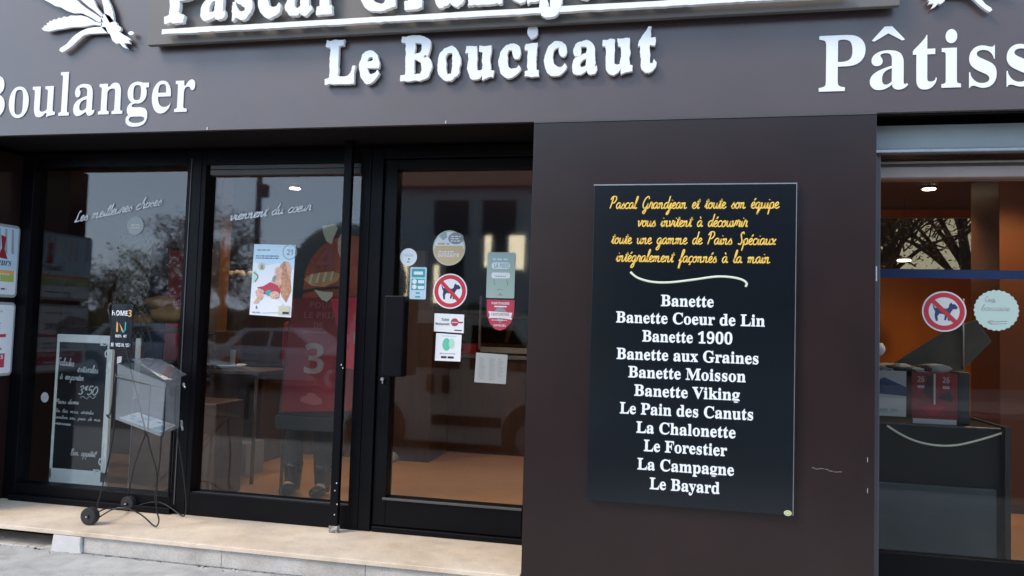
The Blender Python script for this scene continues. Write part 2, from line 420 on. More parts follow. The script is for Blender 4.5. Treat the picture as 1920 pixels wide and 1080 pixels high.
BOWL = [(.78, .85), (.5, 1), (.15, .75), (.08, .3), (.3, 0), (.6, .3), (.78, .95)]
GL = {
 'a': (1.0, [BOWL, [(.78, .95), (.74, .3), (.85, .02), (1.08, .2)]]),
 'b': (.95, [[(0, .2), (.3, 1.2), (.45, 1.9), (.3, 2), (.15, 1.4), (.12, .4), (.3, 0), (.65, .15), (.7, .6), (.5, .8), (.95, .8)]]),
 'c': (.75, [[(.7, .8), (.5, 1), (.15, .75), (.08, .3), (.3, 0), (.6, .08), (.85, .3)]]),
 'd': (1.0, [BOWL, [(.95, 2.1), (.8, 1), (.75, .3), (.88, .02), (1.08, .2)]]),
 'e': (.75, [[(0, .2), (.4, .5), (.6, .8), (.4, 1.02), (.12, .7), (.12, .25), (.35, 0), (.6, .08), (.85, .3)]]),
 'f': (.7, [[(0, .2), (.4, .8), (.75, 1.8), (.6, 2.1), (.42, 1.6), (.28, .4), (.1, -.85), (.22, -.9), (.35, -.1), (.75, .3)]]),
 'g': (1.0, [BOWL, [(.78, .95), (.68, 0), (.5, -.8), (.2, -1), (.1, -.75), (.5, -.2), (1.05, .2)]]),
 'h': (.95, [[(0, .2), (.35, 1.2), (.5, 1.95), (.35, 2), (.2, 1.2), (.08, 0)], [(.12, .4), (.35, .9), (.6, .95), (.65, .6), (.62, .15), (.75, 0), (1, .2)]]),
 'i': (.5, [[(0, .2), (.25, .95)], [(.25, .95), (.2, .25), (.32, 0), (.55, .2)], [(.36, 1.35), (.4, 1.45)]]),
 'j': (.5, [[(0, .2), (.3, .95), (.2, 0), (0, -.8), (-.25, -1), (-.3, -.75), (.1, -.2), (.55, .2)], [(.4, 1.35), (.44, 1.45)]]),
 'l': (.5, [[(0, .2), (.35, 1.2), (.48, 1.95), (.35, 2), (.2, 1.2), (.15, .25), (.3, 0), (.55, .2)]]),
 'm': (1.4, [[(0, .7), (.15, .95), (.2, .6), (.12, 0)], [(.15, .4), (.35, .9), (.52, .9), (.52, .5), (.48, 0)], [(.5, .4), (.75, .9), (.95, .9), (.95, .5), (.93, .15), (1.05, 0), (1.45, .2)]]),
 'n': (1.0, [[(0, .7), (.15, .95), (.2, .6), (.12, 0)], [(.15, .4), (.4, .9), (.6, .9), (.6, .5), (.58, .15), (.7, 0), (1.05, .2)]]),
 'o': (.85, [[(.5, 1), (.15, .75), (.08, .3), (.3, 0), (.62, .2), (.7, .7), (.5, 1), (.45, .82), (.65, .72), (.92, .8)]]),
 'p': (.95, [[(0, .2), (.25, .95), (.1, 0), (-.05, -1)], [(.15, .5), (.4, .95), (.7, .85), (.7, .3), (.45, 0), (.2, .1)], [(.55, .03), (1, .2)]]),
 'q': (1.0, [BOWL, [(.78, .95), (.62, -.2), (.5, -1)], [(.5, -1), (.75, -.4), (1.05, .2)]]),
 'r': (.75, [[(0, .2), (.22, .95), (.3, 1.12), (.35, .9), (.6, .9), (.5, .3), (.6, 0), (.8, .2)]]),
 's': (.7, [[(0, .2), (.4, .9), (.45, 1.05), (.45, .8), (.65, .35), (.45, 0), (.15, .1)], [(.45, 0), (.75, .2)]]),
 't': (.6, [[(0, .2), (.4, 1.2), (.5, 1.6)], [(.5, 1.6), (.3, .5), (.35, 0), (.65, .2)], [(.1, 1.15), (.7, 1.2)]]),
 'u': (1.0, [[(0, .7), (.15, .95), (.12, .3), (.3, 0), (.6, .3), (.75, .95)], [(.75, .95), (.7, .25), (.85, 0), (1.08, .2)]]),
 'v': (.85, [[(0, .8), (.15, .95), (.2, .4), (.3, 0), (.6, .5), (.7, 1), (.9, .85)]]),
 'x': (.8, [[(0, .8), (.2, .95), (.5, .1), (.8, .15)], [(.75, .95), (.1, 0)]]),
 'z': (.8, [[(.1, .9), (.7, .9), (.1, .05), (.8, .1)]]),
 'P': (1.2, [[(.45, 1.9), (.3, 1), (.1, 0)], [(0, 1.5), (.3, 2), (.9, 2.05), (1.05, 1.5), (.7, 1), (.35, .95)]]),
 'G': (1.35, [[(1.15, 1.6), (.95, 2.05), (.4, 1.6), (.15, .7), (.35, .1), (.8, .2), (1.1, .9)], [(1.1, .9), (.9, 0), (.6, -.8), (.3, -.7), (.5, -.3), (1.4, .2)]]),
 'S': (1.0, [[(.95, 1.7), (.8, 2.05), (.45, 1.7), (.6, 1.1), (.75, .5), (.5, 0), (.1, .2)]]),
 'C': (1.15, [[(1.0, 1.6), (.8, 2.05), (.35, 1.6), (.12, .7), (.35, .02), (.75, .05), (1.1, .35)]]),
 'L': (1.05, [[(.75, 1.7), (.6, 2), (.4, 1.6), (.3, .5), (.1, .05), (.4, .05), (.95, .15)]]),
 'B': (1.1, [[(.35, 1.9), (.2, 1), (.1, 0)], [(.1, 1.6), (.5, 2.05), (.9, 1.7), (.4, 1.1), (.9, .8), (.8, .1), (.1, 0)]]),
 '3': (.95, [[(.1, 1.7), (.5, 2), (.75, 1.5), (.35, 1.05), (.8, .6), (.5, 0), (.05, .2)]]),
 '5': (.95, [[(.8, 2), (.25, 1.95)], [(.25, 1.95), (.2, 1.15), (.7, 1.1), (.75, .4), (.4, 0), (.05, .2)]]),
 '0': (1.05, [[(.5, 2), (.12, 1.4), (.1, .5), (.45, 0), (.85, .5), (.85, 1.4), (.5, 2)]]),
 '€': (.75, [[(.6, 1.95), (.3, 1.9), (.15, 1.5), (.3, 1.1), (.6, 1.15)], [(0, 1.6), (.5, 1.6)], [(0, 1.4), (.45, 1.4)]]),
 '.': (.35, [[(.1, .02), (.14, .06)]]), ',': (.35, [[(.15, .1), (.05, -.2)]]), '!': (.4, [[(.3, 1.8), (.15, .6)], [(.1, .05), (.12, .1)]]),
 "'": (.3, [[(.2, 1.9), (.15, 1.5)]]), '-': (.6, [[(.1, .6), (.5, .6)]]),
}
ACC = {'é': ('e', [[(.42, 1.3), (.68, 1.65)]]), 'à': ('a', [[(.35, 1.65), (.55, 1.3)]]), 'ç': ('c', [[(.35, 0), (.42, -.25), (.2, -.4)]]),
       'è': ('e', [[(.35, 1.65), (.5, 1.3)]])}
def script_strokes(text, slant=.22, gap=1.0):
    x = 0; out = []
    for c in text:
        if c == ' ': x += gap; continue
        if c == 'œ':
            for d in 'oe':
                a, st = GL[d]; out += [[(x+p[0]+slant*p[1], p[1]) for p in s_] for s_ in st]; x += a*.85
            continue
        ex = []
        if c in ACC: c, ex = ACC[c]
        a, st = GL[c]
        out += [[(x+p[0]+slant*p[1], p[1]) for p in s_] for s_ in st+ex]; x += a
    return out, x
def script_words(name, parent, text, a, b, xh, r, m, jitter=0, k=4, slant=.22, flat=.35, gap=1.0):
    """one mesh per written word"""
    _, total = script_strokes(text, slant, gap); a = Vector(a); b = Vector(b); pre = ''
    for w_ in text.split(' '):
        x0 = script_strokes(pre, slant, gap)[1] if pre else 0; pre2 = pre+w_; x1 = script_strokes(pre2, slant, gap)[1]
        mb = MB(); script(mb, w_, a+(b-a)*(x0/total), a+(b-a)*(x1/total), xh, r, m, jitter, k, slant, flat, 6, gap); mb.build(name, parent); pre = pre2+' '
def script(mb, text, a, b, xh, r, m, jitter=0, k=4, slant=.22, flat=.35, seg=6, gap=1.0):
    """cursive line written from point a to point b (baseline), letters xh high"""
    st, wd = script_strokes(text, slant, gap); a = Vector(a); b = Vector(b); d = (b-a)/wd
    for s_ in st:
        pts = [a+d*p[0]+Vector((0, 0, p[1]*xh)) for p in s_]
        if jitter: pts = [p+Vector((random.uniform(-1, 1), 0, random.uniform(-1, 1)))*jitter for p in pts]
        mb.tube(pts, r, m, seg, k, flat=flat)

# ------------------------------------------------------------------ flat printed work (posters, stickers) in the XZ plane facing -Y
class Art:
    def __init__(s, x, z, y, th=.0012): s.mb = MB(); s.x, s.z, s.y, s.th = x, z, y, th
    def Y(s, l): return s.y-s.th-l*.0005
    def base(s, pts, m): s.mb.prism([(s.x+a, s.z+b) for a, b in pts], s.y-s.th, s.y, m); return s
    def poly(s, pts, m, l=1):
        i = s.mb.mi(m); y = s.Y(l)
        from mathutils.geometry import tessellate_polygon
        vs = [s.mb.bm.verts.new((s.x+a, y, s.z+b)) for a, b in pts]
        for t in tessellate_polygon([[Vector((a, b, 0)) for a, b in pts]]): s.mb.face([vs[k] for k in t], i)
        return s
    def rect(s, u0, v0, u1, v1, m, l=1): return s.poly([(u0, v0), (u1, v0), (u1, v1), (u0, v1)], m, l)
    def disc(s, u, v, r, m, l=1, n=32, ry=None): return s.poly(circ(u, v, r, n, ry), m, l)
    def ring(s, u, v, r0, r1, m, l=1, n=40):
        i = s.mb.mi(m); y = s.Y(l); A = [s.mb.bm.verts.new((s.x+a, y, s.z+b)) for a, b in circ(u, v, r0, n)]
        B = [s.mb.bm.verts.new((s.x+a, y, s.z+b)) for a, b in circ(u, v, r1, n)]
        for k in range(n): s.mb.face([A[k], A[(k+1) % n], B[(k+1) % n], B[k]], i)
        return s
    def text(s, t, u0, u1, v, cap, m, l=2, style=boldss, ox=0, oy=0, spacing=1.0, shear=0):
        lp = lay(style(t), s.x+u0, s.x+u1, s.z+v, cap, ox, oy, spacing=spacing, capref=style('L'), shear=shear)
        me = loops_mesh(lp, 0); s.mb.addmesh(me, m, Matrix.Translation((0, s.Y(l), 0)) @ XZ); bpy.data.meshes.remove(me); return s
    def line(s, pts, wdt, m, l=2, k=4):
        s.mb.tube([(s.x+a, s.Y(l), s.z+b) for a, b in pts], wdt/2, m, 4, k, flat=.15); return s
    def rows(s, u0, u1, v1, v0, n, m, l=2, h=None, ragged=.3):   # rows of small print, too fine to read in the photo
        dv = (v1-v0)/n
        for k in range(n):
            u = u0; v = v1-(k+1)*dv; hh = h or dv*.45; end = u1-random.random()*ragged*(u1-u0)
            while u < end:
                wd = random.uniform(1.2, 4)*hh; s.rect(u, v, min(u+wd, end), v+hh, m, l); u += wd+hh*.8
        return s
    def build(s, name, parent=None): return s.mb.build(name, parent, fixn=False)
def circ(u, v, r, n=32, ry=None): return [(u+r*math.cos(2*math.pi*k/n), v+(ry or r)*math.sin(2*math.pi*k/n)) for k in range(n)]
def rrect(u0, v0, u1, v1, r, n=5):
    o = []
    for cx, cy, a0 in ((u1-r, v1-r, 0), (u0+r, v1-r, 90), (u0+r, v0+r, 180), (u1-r, v0+r, 270)):
        o += [(cx+r*math.cos(RAD(a0+90*k/n)), cy+r*math.sin(RAD(a0+90*k/n))) for k in range(n+1)]
    return o
def scallop(r, n=22, d=.06): return [(r*(1-d*abs(math.sin(n*t/2)))*math.cos(t), r*(1-d*abs(math.sin(n*t/2)))*math.sin(t)) for t in [2*math.pi*k/(n*6) for k in range(n*6)]]

# ================================================================== THE SETTING
def slab(name, x0, x1, y0, y1, z0, z1, m, kind='structure', bevel=0):
    o = MB().box(x0, x1, y0, y1, z0, z1, m).build(name, None, bevel); o['kind'] = kind; return recentre(o)
gm = MB(); gm.quad((-300, -300, -.32), (300, -300, -.32), (300, 300, -.32), (-300, 300, -.32), 'pave'); g_ = gm.build('ground'); g_['kind'] = 'structure'
slab('road', -60, 60, -9, .80, -.30, -.15, 'road')
slab('pavement', -60, 60, .93, 4.9, -.30, 0, 'pave')
slab('kerb', -60, 60, .80, .93, -.30, .004, 'kerb', bevel=.01)
slab('far_pavement', -60, 60, -12, -9, -.30, -.02, 'pave')

# ---------------------------------------------------------------- doorstep
XL = -4.76; XP0, XP1 = -.782, 1.028
st = thing('doorstep', 'beige stone doorstep with grey marble riser under the left windows and door', 'doorstep', (-2.8, 4.4, 0))
MB().box(-6.0, XP0-.004, 4.165, 5.0, .106, ZS, 'stone').build('tread', st, .004)
joints = [157, 417, 687, 982]
xs = [P(x, 1030, 4.19).x for x in joints]; xs[-1] = XP0-.004
for a, b in zip(xs, xs[1:]):
    MB().box(a+.0015, b-.0015, 4.185, 4.30, -.02, .105, 'riser').build('riser', st, .002)
a, b = P(100, 1010, 4.18).x, P(155, 1010, 4.18).x
MB().prism([(a, -.01), (b+.004, -.005), (b-.006, .05), (b-.002, .103), (a+.012, .104), (a+.004, .05)], 4.165, 4.30, 'whitestone').build('stone_block', st, .004)
MB().box(-6, a-.006, 4.45, 4.55, -.02, .105, 'soffit').build('vent_back', st)
mb = MB(); x = -5.2
while x < a-.02:
    wd = random.uniform(.05, .14); mb.box(x, min(x+wd, a-.008), 4.175+random.uniform(0, .02), 4.3, -.02, random.uniform(.004, .022), 'riser'); x += wd+.004
mb.build('broken_edging', st, .003)
gt = MB(); random.seed(12)
for k in range(260):
    x = random.uniform(-4.4, -.8); y = 4.182-abs(random.gauss(0, .02)); gt.blob((x, y, .002), random.uniform(.0015, .006)*(1+1.5*(random.random() < .06)), random.choice(['whitestone', 'riser', 'kerb', 'ink']), 1, (1, .8, .5), .6, k)
g2 = gt.build('grit'); g2['kind'] = 'stuff'
mb = MB(); n = 90; xa_, xb_ = P(150, 1040, 4.18).x, XP0; pts_ = [(xa_+(xb_-xa_)*k/n, 4.178-.010*abs(noise.noise(Vector((k*.35, 2, 0))))-.003) for k in range(n+1)]
mb.prism(pts_+[(xb_, 4.184), (xa_, 4.184)], .0005, .006, 'mortar', 'z'); mb.build('mortar_line', st)
sl2 = MB().box(1.05, 4.5, 4.30, 5.05, -.02, .10, 'stone').build('entrance_sill', None, .004)
tag(recentre(sl2), 'pale stone sill at the foot of the right glass entrance', 'sill')

# ---------------------------------------------------------------- shop front shell
fb = thing('shop_fascia', 'wide brown fascia panel running above the whole shop front', 'fascia', (0, 4.5, 2.67))
MB().box(-9, 4.2, YF, YF+.03, 2.672, 4.6, 'fascia').build('panel', fb, .002)
MB().box(-9, 4.2, YF+.03, 5.2, 2.70, 4.6, 'soffit').build('housing', fb)
MB().box(-9, 4.2, YF+.031, YF+.055, 2.668, 2.70, 'soffit').build('bottom_rail', fb)
for px, py in ((389, 240), (836, 233)):
    p = P(px, py, YF); MB().box(p.x-.003, p.x+.003, YF-.004, YF+.001, 2.674, 2.692, 'alu').build('clip', fb)
up = thing('upper_wall', 'plain rendered wall of the building above the fascia', 'wall', (0, 4.8, 4.6))
MB().box(-14, 9, 4.45, 5.2, 4.6, 8.5, 'render').build('wall', up)

cp = thing('cladding_pillar', 'smooth dark brown clad pillar behind the black bread list', 'pillar', (.12, 4.5, 0))
MB().box(XP0, XP1, YPL, YPL+.035, -.01, 2.660, 'pillar').build('cladding', cp, .002)
MB().box(XP0+.004, XP1-.004, YPL+.036, 5.0, -.01, 2.655, 'soffit').build('core', cp)
MB().box(XP0, XP1, YPL-.004, YPL+.035, 2.6605, 2.668, 'greyframe').build('top_trim', cp)
mb = MB()
for k in range(7):
    p = P(1528+k*8+random.uniform(-3, 3), 878+k*1.2+random.uniform(-2, 2), YPL); mb.box(p.x-.010-.004*(k % 3), p.x+.006, YPL-.0008, YPL+.001, p.z-.0007, p.z+.0007, 'paperdim')
for px, py in ((1626, 862), (1626, 920)): 
    p = P(px, py, YPL); mb.box(p.x, p.x+.003, YPL-.001, YPL+.001, p.z-.012, p.z+.012, 'paperdim')
mb.build('scratch', cp)

lp_ = thing('side_pillar', 'dark brown return pillar carrying the poster holders at far left', 'pillar', (-5.6, 4.5, 0))
MB().box(-7.5, XL, YF+.01, 5.2, ZS-.01, 2.66, 'pillar').build('cladding', lp_, .003)

# ---------------------------------------------------------------- glazing
def fbox(mb, x0, x1, z0, z1, y0=4.735, y1=4.86, m='black'): mb.box(x0, x1, y0, y1, z0, z1, m)
w1 = thing('shop_window', 'fixed shop window with cursive words beside the left pillar, chalkboard behind', 'window', (-4.0, 4.8, ZS))
mb = MB(); gx0, gx1, gz0, gz1 = -4.655, -3.375, .252, 2.575
fbox(mb, XL+.001, gx0, ZS+.001, 2.669); fbox(mb, gx1, -3.262, ZS+.001, 2.669)
fbox(mb, gx0, gx1, gz1, 2.669); fbox(mb, gx0, gx1, ZS+.001, gz0)
mb.box(gx0-.02, gx1+.02, 4.70, 4.735, ZS+.001, ZS+.045, 'black'); mb.build('frame', w1, .004)
MB().box(gx1+.03, gx1+.036, 4.729, 4.7345, .2, 2.62, 'greyframe').build('painted_highlight', w1)  # thin grey strip painted in for a highlight on the mullion
MB().box(gx0, gx1, 4.796, 4.804, gz0, gz1, 'glass').build('glass', w1)
MB().box(gx1-.012, gx1-.001, 4.72, 4.735, gz0, .9, 'black').build('bead', w1)

w2 = thing('sliding_window', 'glazed panel between the left window and the black pipe, child poster on it', 'window', (-2.65, 4.8, ZS))
mb = MB(); gx0, gx1, gz0, gz1 = -3.225, -2.057, .290, 2.503
fbox(mb, -3.2605, gx0, ZS+.001, 2.669); fbox(mb, gx0, gx1, ZS+.001, gz0); fbox(mb, gx0, gx1, 2.575, 2.669)
fbox(mb, gx1, -1.985, ZS+.001, 2.669); mb.build('frame', w2, .004)
mb = MB(); mb.box(gx0+.02, gx1-.01, 4.75, 4.79, 2.545, 2.574, 'greyframe'); mb.box(gx0+.02, gx1-.01, 4.75, 4.79, 2.504, 2.542, 'greyframe'); mb.build('track', w2, .003)
MB().box(gx0, gx1, 4.755, 4.765, gz0-.008, gz0+.004, 'greyframe').build('glazing_bead', w2)
MB().box(gx0, gx1, 4.796, 4.804, gz0, gz1, 'glass').build('glass', w2)

dr = thing('shop_door', 'black framed glass shop door covered with stickers beside the brown pillar', 'door', (-1.35, 4.8, ZS))
mb = MB(); gx0, gx1, gz0, gz1 = -1.804, -.893, .356, 2.527
fbox(mb, -1.9835, -1.900, ZS+.001, 2.669); fbox(mb, -1.899, XP0+.1, 2.60, 2.669)
mb.build('door_frame', dr, .005)
mb = MB(); fbox(mb, -1.895, gx0, .175, 2.595, 4.755); fbox(mb, gx1, -.80, .175, 2.595, 4.755)
fbox(mb, gx0, gx1, gz1, 2.595, 4.755); fbox(mb, gx0, gx1, .175, gz0, 4.755); mb.build('leaf', dr, .005)
MB().box(-1.89, -.80, 4.735, 4.80, ZS+.002, .172, 'black').build('kick_rail', dr, .006)
MB().box(gx0-.02, gx1, 4.742, 4.7545, gz0-.012, gz0+.003, 'greyframe').build('glazing_bead', dr, .002)
MB().box(gx0, gx1, 4.796, 4.804, gz0, gz1, 'glass').build('glass', dr)
p0, p1 = P(720, 705, 4.70), P(763, 555, 4.70)
MB().box(p0.x, p1.x, 4.655, 4.753, p0.z, p1.z, 'black').build('handle_box', dr, .008)
k = P(716, 711, 4.73); mb = MB(); mb.cyl((k.x, 4.757, k.z), (k.x, 4.73, k.z), .011, 'alu'); mb.box(k.x-.004, k.x+.004, 4.742, 4.756, k.z-.03, k.z, 'alu'); mb.build('lock', dr)

# right entrance
en = thing('glass_entrance', 'right hand glass entrance under a blue grey shutter box', 'entrance', (2.2, 4.5, .1))
MB().box(XP1+.003, 4.2, 4.36, 4.9, 2.515, 2.645, 'header').build('shutter_box', en, .004)
MB().box(XP1+.003, 4.2, 4.345, 4.40, 2.494, 2.513, 'alu').build('guide_rail', en, .004)
mb = MB(); zt0 = P(1700, 303, 4.47).z; zt1 = P(1700, 333, 4.47).z
mb.box(XP1+.003, 4.2, 4.50, 4.62, zt0, 2.493, 'darkwood'); mb.box(1.10, 4.2, 4.46, 4.60, zt0-.012, zt0-.001, 'pinkgrey'); mb.box(1.10, 4.2, 4.475, 4.60, zt0-.03, zt0-.013, 'greyframe'); mb.box(1.10, 4.2, 4.465, 4.60, zt1, zt0-.031, 'pinkgrey')
mb.build('door_track', en, .002)
MB().box(XP1+.003, 1.098, 4.38, 4.60, .101, 2.493, 'greyframe').build('post', en, .004)
zb1 = P(1645, 1031, YR).z; zb0 = P(1641, 1061, YR).z
MB().box(1.099, 4.2, 4.49, 4.56, .101, zb1, 'black').build('bottom_rail', en, .004)
MB().box(1.099, 4.2, YR-.004, YR+.004, zb1, zt1, 'glassR').build('glass', en)
b0, b1 = P(1700, 505, YR), P(1700, 521, YR)
MB().box(1.10, 4.19, YR-.0062, YR-.0044, b1.z, b0.z, 'blueband').build('film_band', en)
for py in (242, 265): p = P(1632, py, 4.36); MB().cyl((p.x+.003, 4.36, p.z), (p.x+.003, 4.352, p.z), .006, 'alu', 12).build('screw', en)

# downpipe / post in front of the sliding window
pb = PZ(626, 998, ZS); pt = P(660, 250, pb.y)
pp = thing('metal_post', 'slim black steel post with a rusty peeling foot in front of the sliding window', 'post', (pb.x, pb.y, ZS))
MB().box(pb.x-.029, pb.x+.029, pb.y-.02, pb.y+.02, ZS+.045, 2.70, 'black').build('shaft', pp, .006)
M['rust'] = mat('peeling_paint', (.05, .035, .025), .8, vscale=45, col2=(.62, .58, .52), bump=.4, bscale=90)
MB().box(pb.x-.030, pb.x+.030, pb.y-.021, pb.y+.021, ZS+.001, ZS+.0445, 'rust').build('foot', pp, .004)
mb = MB()
for px, py in ((640, 684), (643, 690), (628, 920), (638, 946), (627, 965), (631, 906)):
    p = P(px, py, pb.y-.02); p.x = min(max(p.x, pb.x-.024), pb.x+.024); mb = MB(); mb.blob((p.x, pb.y-.0205, p.z), .004, 'paper', 1, (1, .3, 1.4), .3, px); mb.build('paint_chip', pp)

# ---------------------------------------------------------------- shop interior shell
FZ = .14
slab('shop_floor', XL, 6.0, 4.87, 9.2, .02, FZ, 'floor'); slab('rear_floor', XL, 1.2, 9.201, 13.0, .02, FZ, 'floor')
slab('shop_ceiling', -8.5, 1.2, 5.2, 13.0, 2.92, 3.05, 'ceil'); slab('entrance_ceiling', 1.2001, 6.0, 5.2, 9.08, 2.92, 3.05, 'ceil')
def wall(name, label, args, m='intwall'):
    o = MB().box(*args, m).build(name); tag(recentre(o), label, 'wall'); return o
wall('back_wall', 'brown wall closing the back of the shop', (-8.5, 1.2, 12.2, 12.4, FZ, 2.92))
wall('left_inner_wall', 'inner wall behind the left shop window', (-8.6, -8.5, 5.2, 12.4, 0, 2.92))
wall('right_inner_wall', 'orange wood inner wall right of the entrance', (4.6, 4.7, 5.0, 12.2, 0, 2.92), 'wood')
slab('side_floor', -8.5, XL-.001, 5.21, 13, .02, FZ, 'floor')

# opposite side, seen only as reflections in the glass
RB = -24.0
ob = thing('opposite_house', 'grey rendered house across the street with dark shutters, mirrored in the door glass', 'house', (0, RB-5, 0))
e = MIR(860, 352, RB); xl = MIR(700, 400, RB).x; xr2 = MIR(1050, 400, RB).x
MB().box(xl, xr2, RB-9, RB, -.3, e.z, 'render').build('wall', ob)
mb = MB(); mb.prism([(RB+.5, e.z), (RB-4.5, e.z+3.4), (RB-9.5, e.z)], xl-.4, xr2+.4, 'tiles', 'x'); mb.build('roof', ob)
for k, (px0, px1) in enumerate(((815, 880), (905, 968))):
    A, B = MIR(px0, 440, RB), MIR(px1, 376, RB); lo_ = MIR(px0, 552, RB).z
    wnd = MB().box(A.x-.15, B.x+.15, RB, RB+.05, lo_, B.z+.1, 'render').build('window_surround', ob)
    MB().box(A.x, B.x, RB+.051, RB+.16, A.z, B.z, 'shutter').build('shutter', wnd)
    for (qx0, qx1, qy0, qy1, m_) in (((813, 824, 497, 568, 'litwin'), (836, 872, 445, 550, 'shutter')) if k == 0 else ((909, 922, 442, 500, 'litwin'), (926, 950, 442, 552, 'shutter'), (954, 984, 442, 505, 'litwin'))):
        C_, D_ = MIR(qx0, qy1, RB), MIR(qx1, qy0, RB); MB().box(C_.x, D_.x, RB+.051, RB+.10, C_.z, D_.z, m_).build('pane', wnd)
C_, D_ = MIR(742, 556, RB), MIR(765, 490, RB); MB().box(C_.x, D_.x, RB+.002, RB+.10, C_.z, D_.z, 'litwin').build('lit_doorway', ob)
dh = thing('added_dark_block', 'tall dark building added across the street to block sky from the right entrance glass', 'building', (0, RB-5, 0))  # added to keep bright sky out of the entrance reflection
q0 = MIR(1100, 400, RB).x; MB().box(q0, q0+40, RB-9, RB+1, -.3, 10.4, 'darkstone').build('wall', dh)
MB().prism([(RB+1.5, 10.401), (RB-4.5, 13), (RB-9.5, 10.401)], q0-.4, q0+40.4, 'shutter', 'x').build('roof', dh)
for i_ in range(9):
    for j_ in range(3):
        x_ = q0+2+i_*4.2; w_o = MB().box(x_, x_+1.3, RB+1.001, RB+1.06, .6+j_*3.2, 2.6+j_*3.2, 'greyframe').build('window', dh); MB().box(x_+.1, x_+1.2, RB+1.061, RB+1.07, .7+j_*3.2, 2.5+j_*3.2, 'shutter').build('pane', w_o)
# low hedge and trees
def tree(label, x, y, h, r, m, n=1300, bare=False, seed=1):
    random.seed(seed); t = thing('street_tree', label, 'tree', (x, y, -.3), 'trees across the street')
    mb = MB(); mb.tube([(x, y, -.3), (x+.1, y, h*.3), (x-.05, y+.1, h*.55), (x, y, h*.8)], lambda q: .18*(1-.8*q), 'bark', 8, 3)
    tips = []
    for k in range(9 if not bare else 22):
        a = random.uniform(0, 6.28); z0 = h*random.uniform(.3, .65); e_ = Vector((x+math.cos(a)*r*random.uniform(.6, 1), y+math.sin(a)*r*.9, z0+h*random.uniform(.15, .38)))
        s0 = Vector((x, y, z0)); mid = (s0+e_)/2+Vector((0, 0, .3)); mb.tube([s0, mid, e_], lambda q: .07*(1-.85*q), 'bark', 5, 3); tips += [mid, e_]
        if bare:
            for j in range(5):
                q0 = s0.lerp(e_, random.uniform(.4, 1)); q1 = q0+Vector((random.uniform(-1, 1), random.uniform(-1, 1), random.uniform(.1, 1.2)))*.9; mb.tube([q0, q1], .018, 'bark', 4, 0)
    mb.build('trunk', t); mb = MB(); i = mb.mi(m)
    cl = [Vector((x+random.gauss(0, r*.45), y+random.gauss(0, r*.45), h*random.uniform(.42, .98))) for k in range(26)]+tips
    for k in range(int(n*2.2)):
        c = random.choice(cl)+Vector((random.gauss(0, 1), random.gauss(0, 1), random.gauss(0, 1)))*r*.17
        a = Vector((random.gauss(0, 1), random.gauss(0, 1), random.gauss(0, 1))).normalized(); b = a.orthogonal().normalized(); s_ = random.uniform(.05, .12)*(.5 if bare else 1)
        vs = [mb.bm.verts.new(c+a*s_), mb.bm.verts.new(c+b*s_*.5), mb.bm.verts.new(c-a*s_), mb.bm.verts.new(c-b*s_*.5)]; mb.face(vs, i)
    mb.build('crown', t, fixn=False); return t
for k, (px, yr, h, r, m, n, lab) in enumerate((
        (352, -24, 6.4, 1.7, 'autumn', 1600, 'brown autumn tree mirrored at the right edge of the left window'),
        (418, -23, 6.8, 1.5, 'autumn', 1600, 'brown autumn tree mirrored left of the child poster'),
        (290, -20, 4.4, 1.8, 'autumn', 1200, 'low russet tree mirrored above the rack in the left window'),
        (520, -26, 4.4, 2.4, 'leaf', 1300, 'broad dark green tree mirrored behind the child poster'),
        (215, -24, 3.9, 2.2, 'leaf', 1200, 'dark green tree mirrored behind the tower of boxes'),
        (110, -22, 4.2, 2.2, 'leaf', 1200, 'dark tree mirrored at the left edge of the window'))):
    q = MIR(px, 500, yr); tree(lab, q.x, yr, h, r, m, n, seed=k+3)
q = MIR(652, 530, -20); rt_ = thing('added_round_tree', 'round dark tree added across the street to block the mirrored sky around the red banner', 'tree', (q.x, -20, -.3))  # added dark crown that blocks the sky reflection over the banner
MB().tube([(q.x, -20, -.3), (q.x, -20, q.z-1.5)], .2, 'bark', 8, 0).build('trunk', rt_)
mb = MB(); mb.blob((q.x, -20, q.z-.1), 2.35, 'evergreen', 4, (1, 1, 1.08), .06, 3); i_ = mb.mi('evergreen'); random.seed(8)
for k in range(1500):
    d_ = Vector((random.gauss(0, 1), random.gauss(0, 1), random.gauss(0, 1))).normalized(); c = Vector((q.x, -20, q.z-.1))+Vector((d_.x, d_.y, d_.z*1.08))*random.uniform(2.25, 2.45); a = d_.orthogonal().normalized()*.11; b = (d_+a.cross(d_)*3)*.06
    vs_ = [mb.bm.verts.new(c+a), mb.bm.verts.new(c+b), mb.bm.verts.new(c-a), mb.bm.verts.new(c-b)]; mb.face(vs_, i_)
mb.build('crown', rt_, fixn=False)
hb = MB(); random.seed(5)
for k in range(60): hb.blob((-60+k*1.1, -18+random.uniform(-.5, .5), .5+random.uniform(0, .4)), 1.0, 'leaf', 2, (1, .8, 1.2), .5, k)
tag(recentre(hb.build('hedge')), 'long dark hedge across the street, mirrored low in the windows', 'hedge')
# street lamp mirrored in the sliding window
q = MIR(484, 400, -14); lt = thing('street_lamp', 'dark lamp post across the street mirrored above the child poster', 'street lamp', (q.x, -14, -.02))
MB().tube([(q.x, -14, -.02), (q.x, -14, 8.5)], lambda t: .12-.03*t, 'shutter', 12, 0).build('pole', lt)
zz = MIR(484, 357, -14).z; MB().box(q.x+.02, q.x+.34, -14.1, -13.9, zz-.25, zz+.2, 'shutter').build('control_box', lt, .02)
MB().tube([(q.x, -14, 8.4), (q.x+.3, -13.9, 8.9), (q.x+1.2, -13.6, 9)], .05, 'shutter', 8).build('arm', lt)
MB().box(q.x+1.1, q.x+1.7, -13.75, -13.45, 8.93, 9.05, 'greyframe').build('lantern', lt, .03)

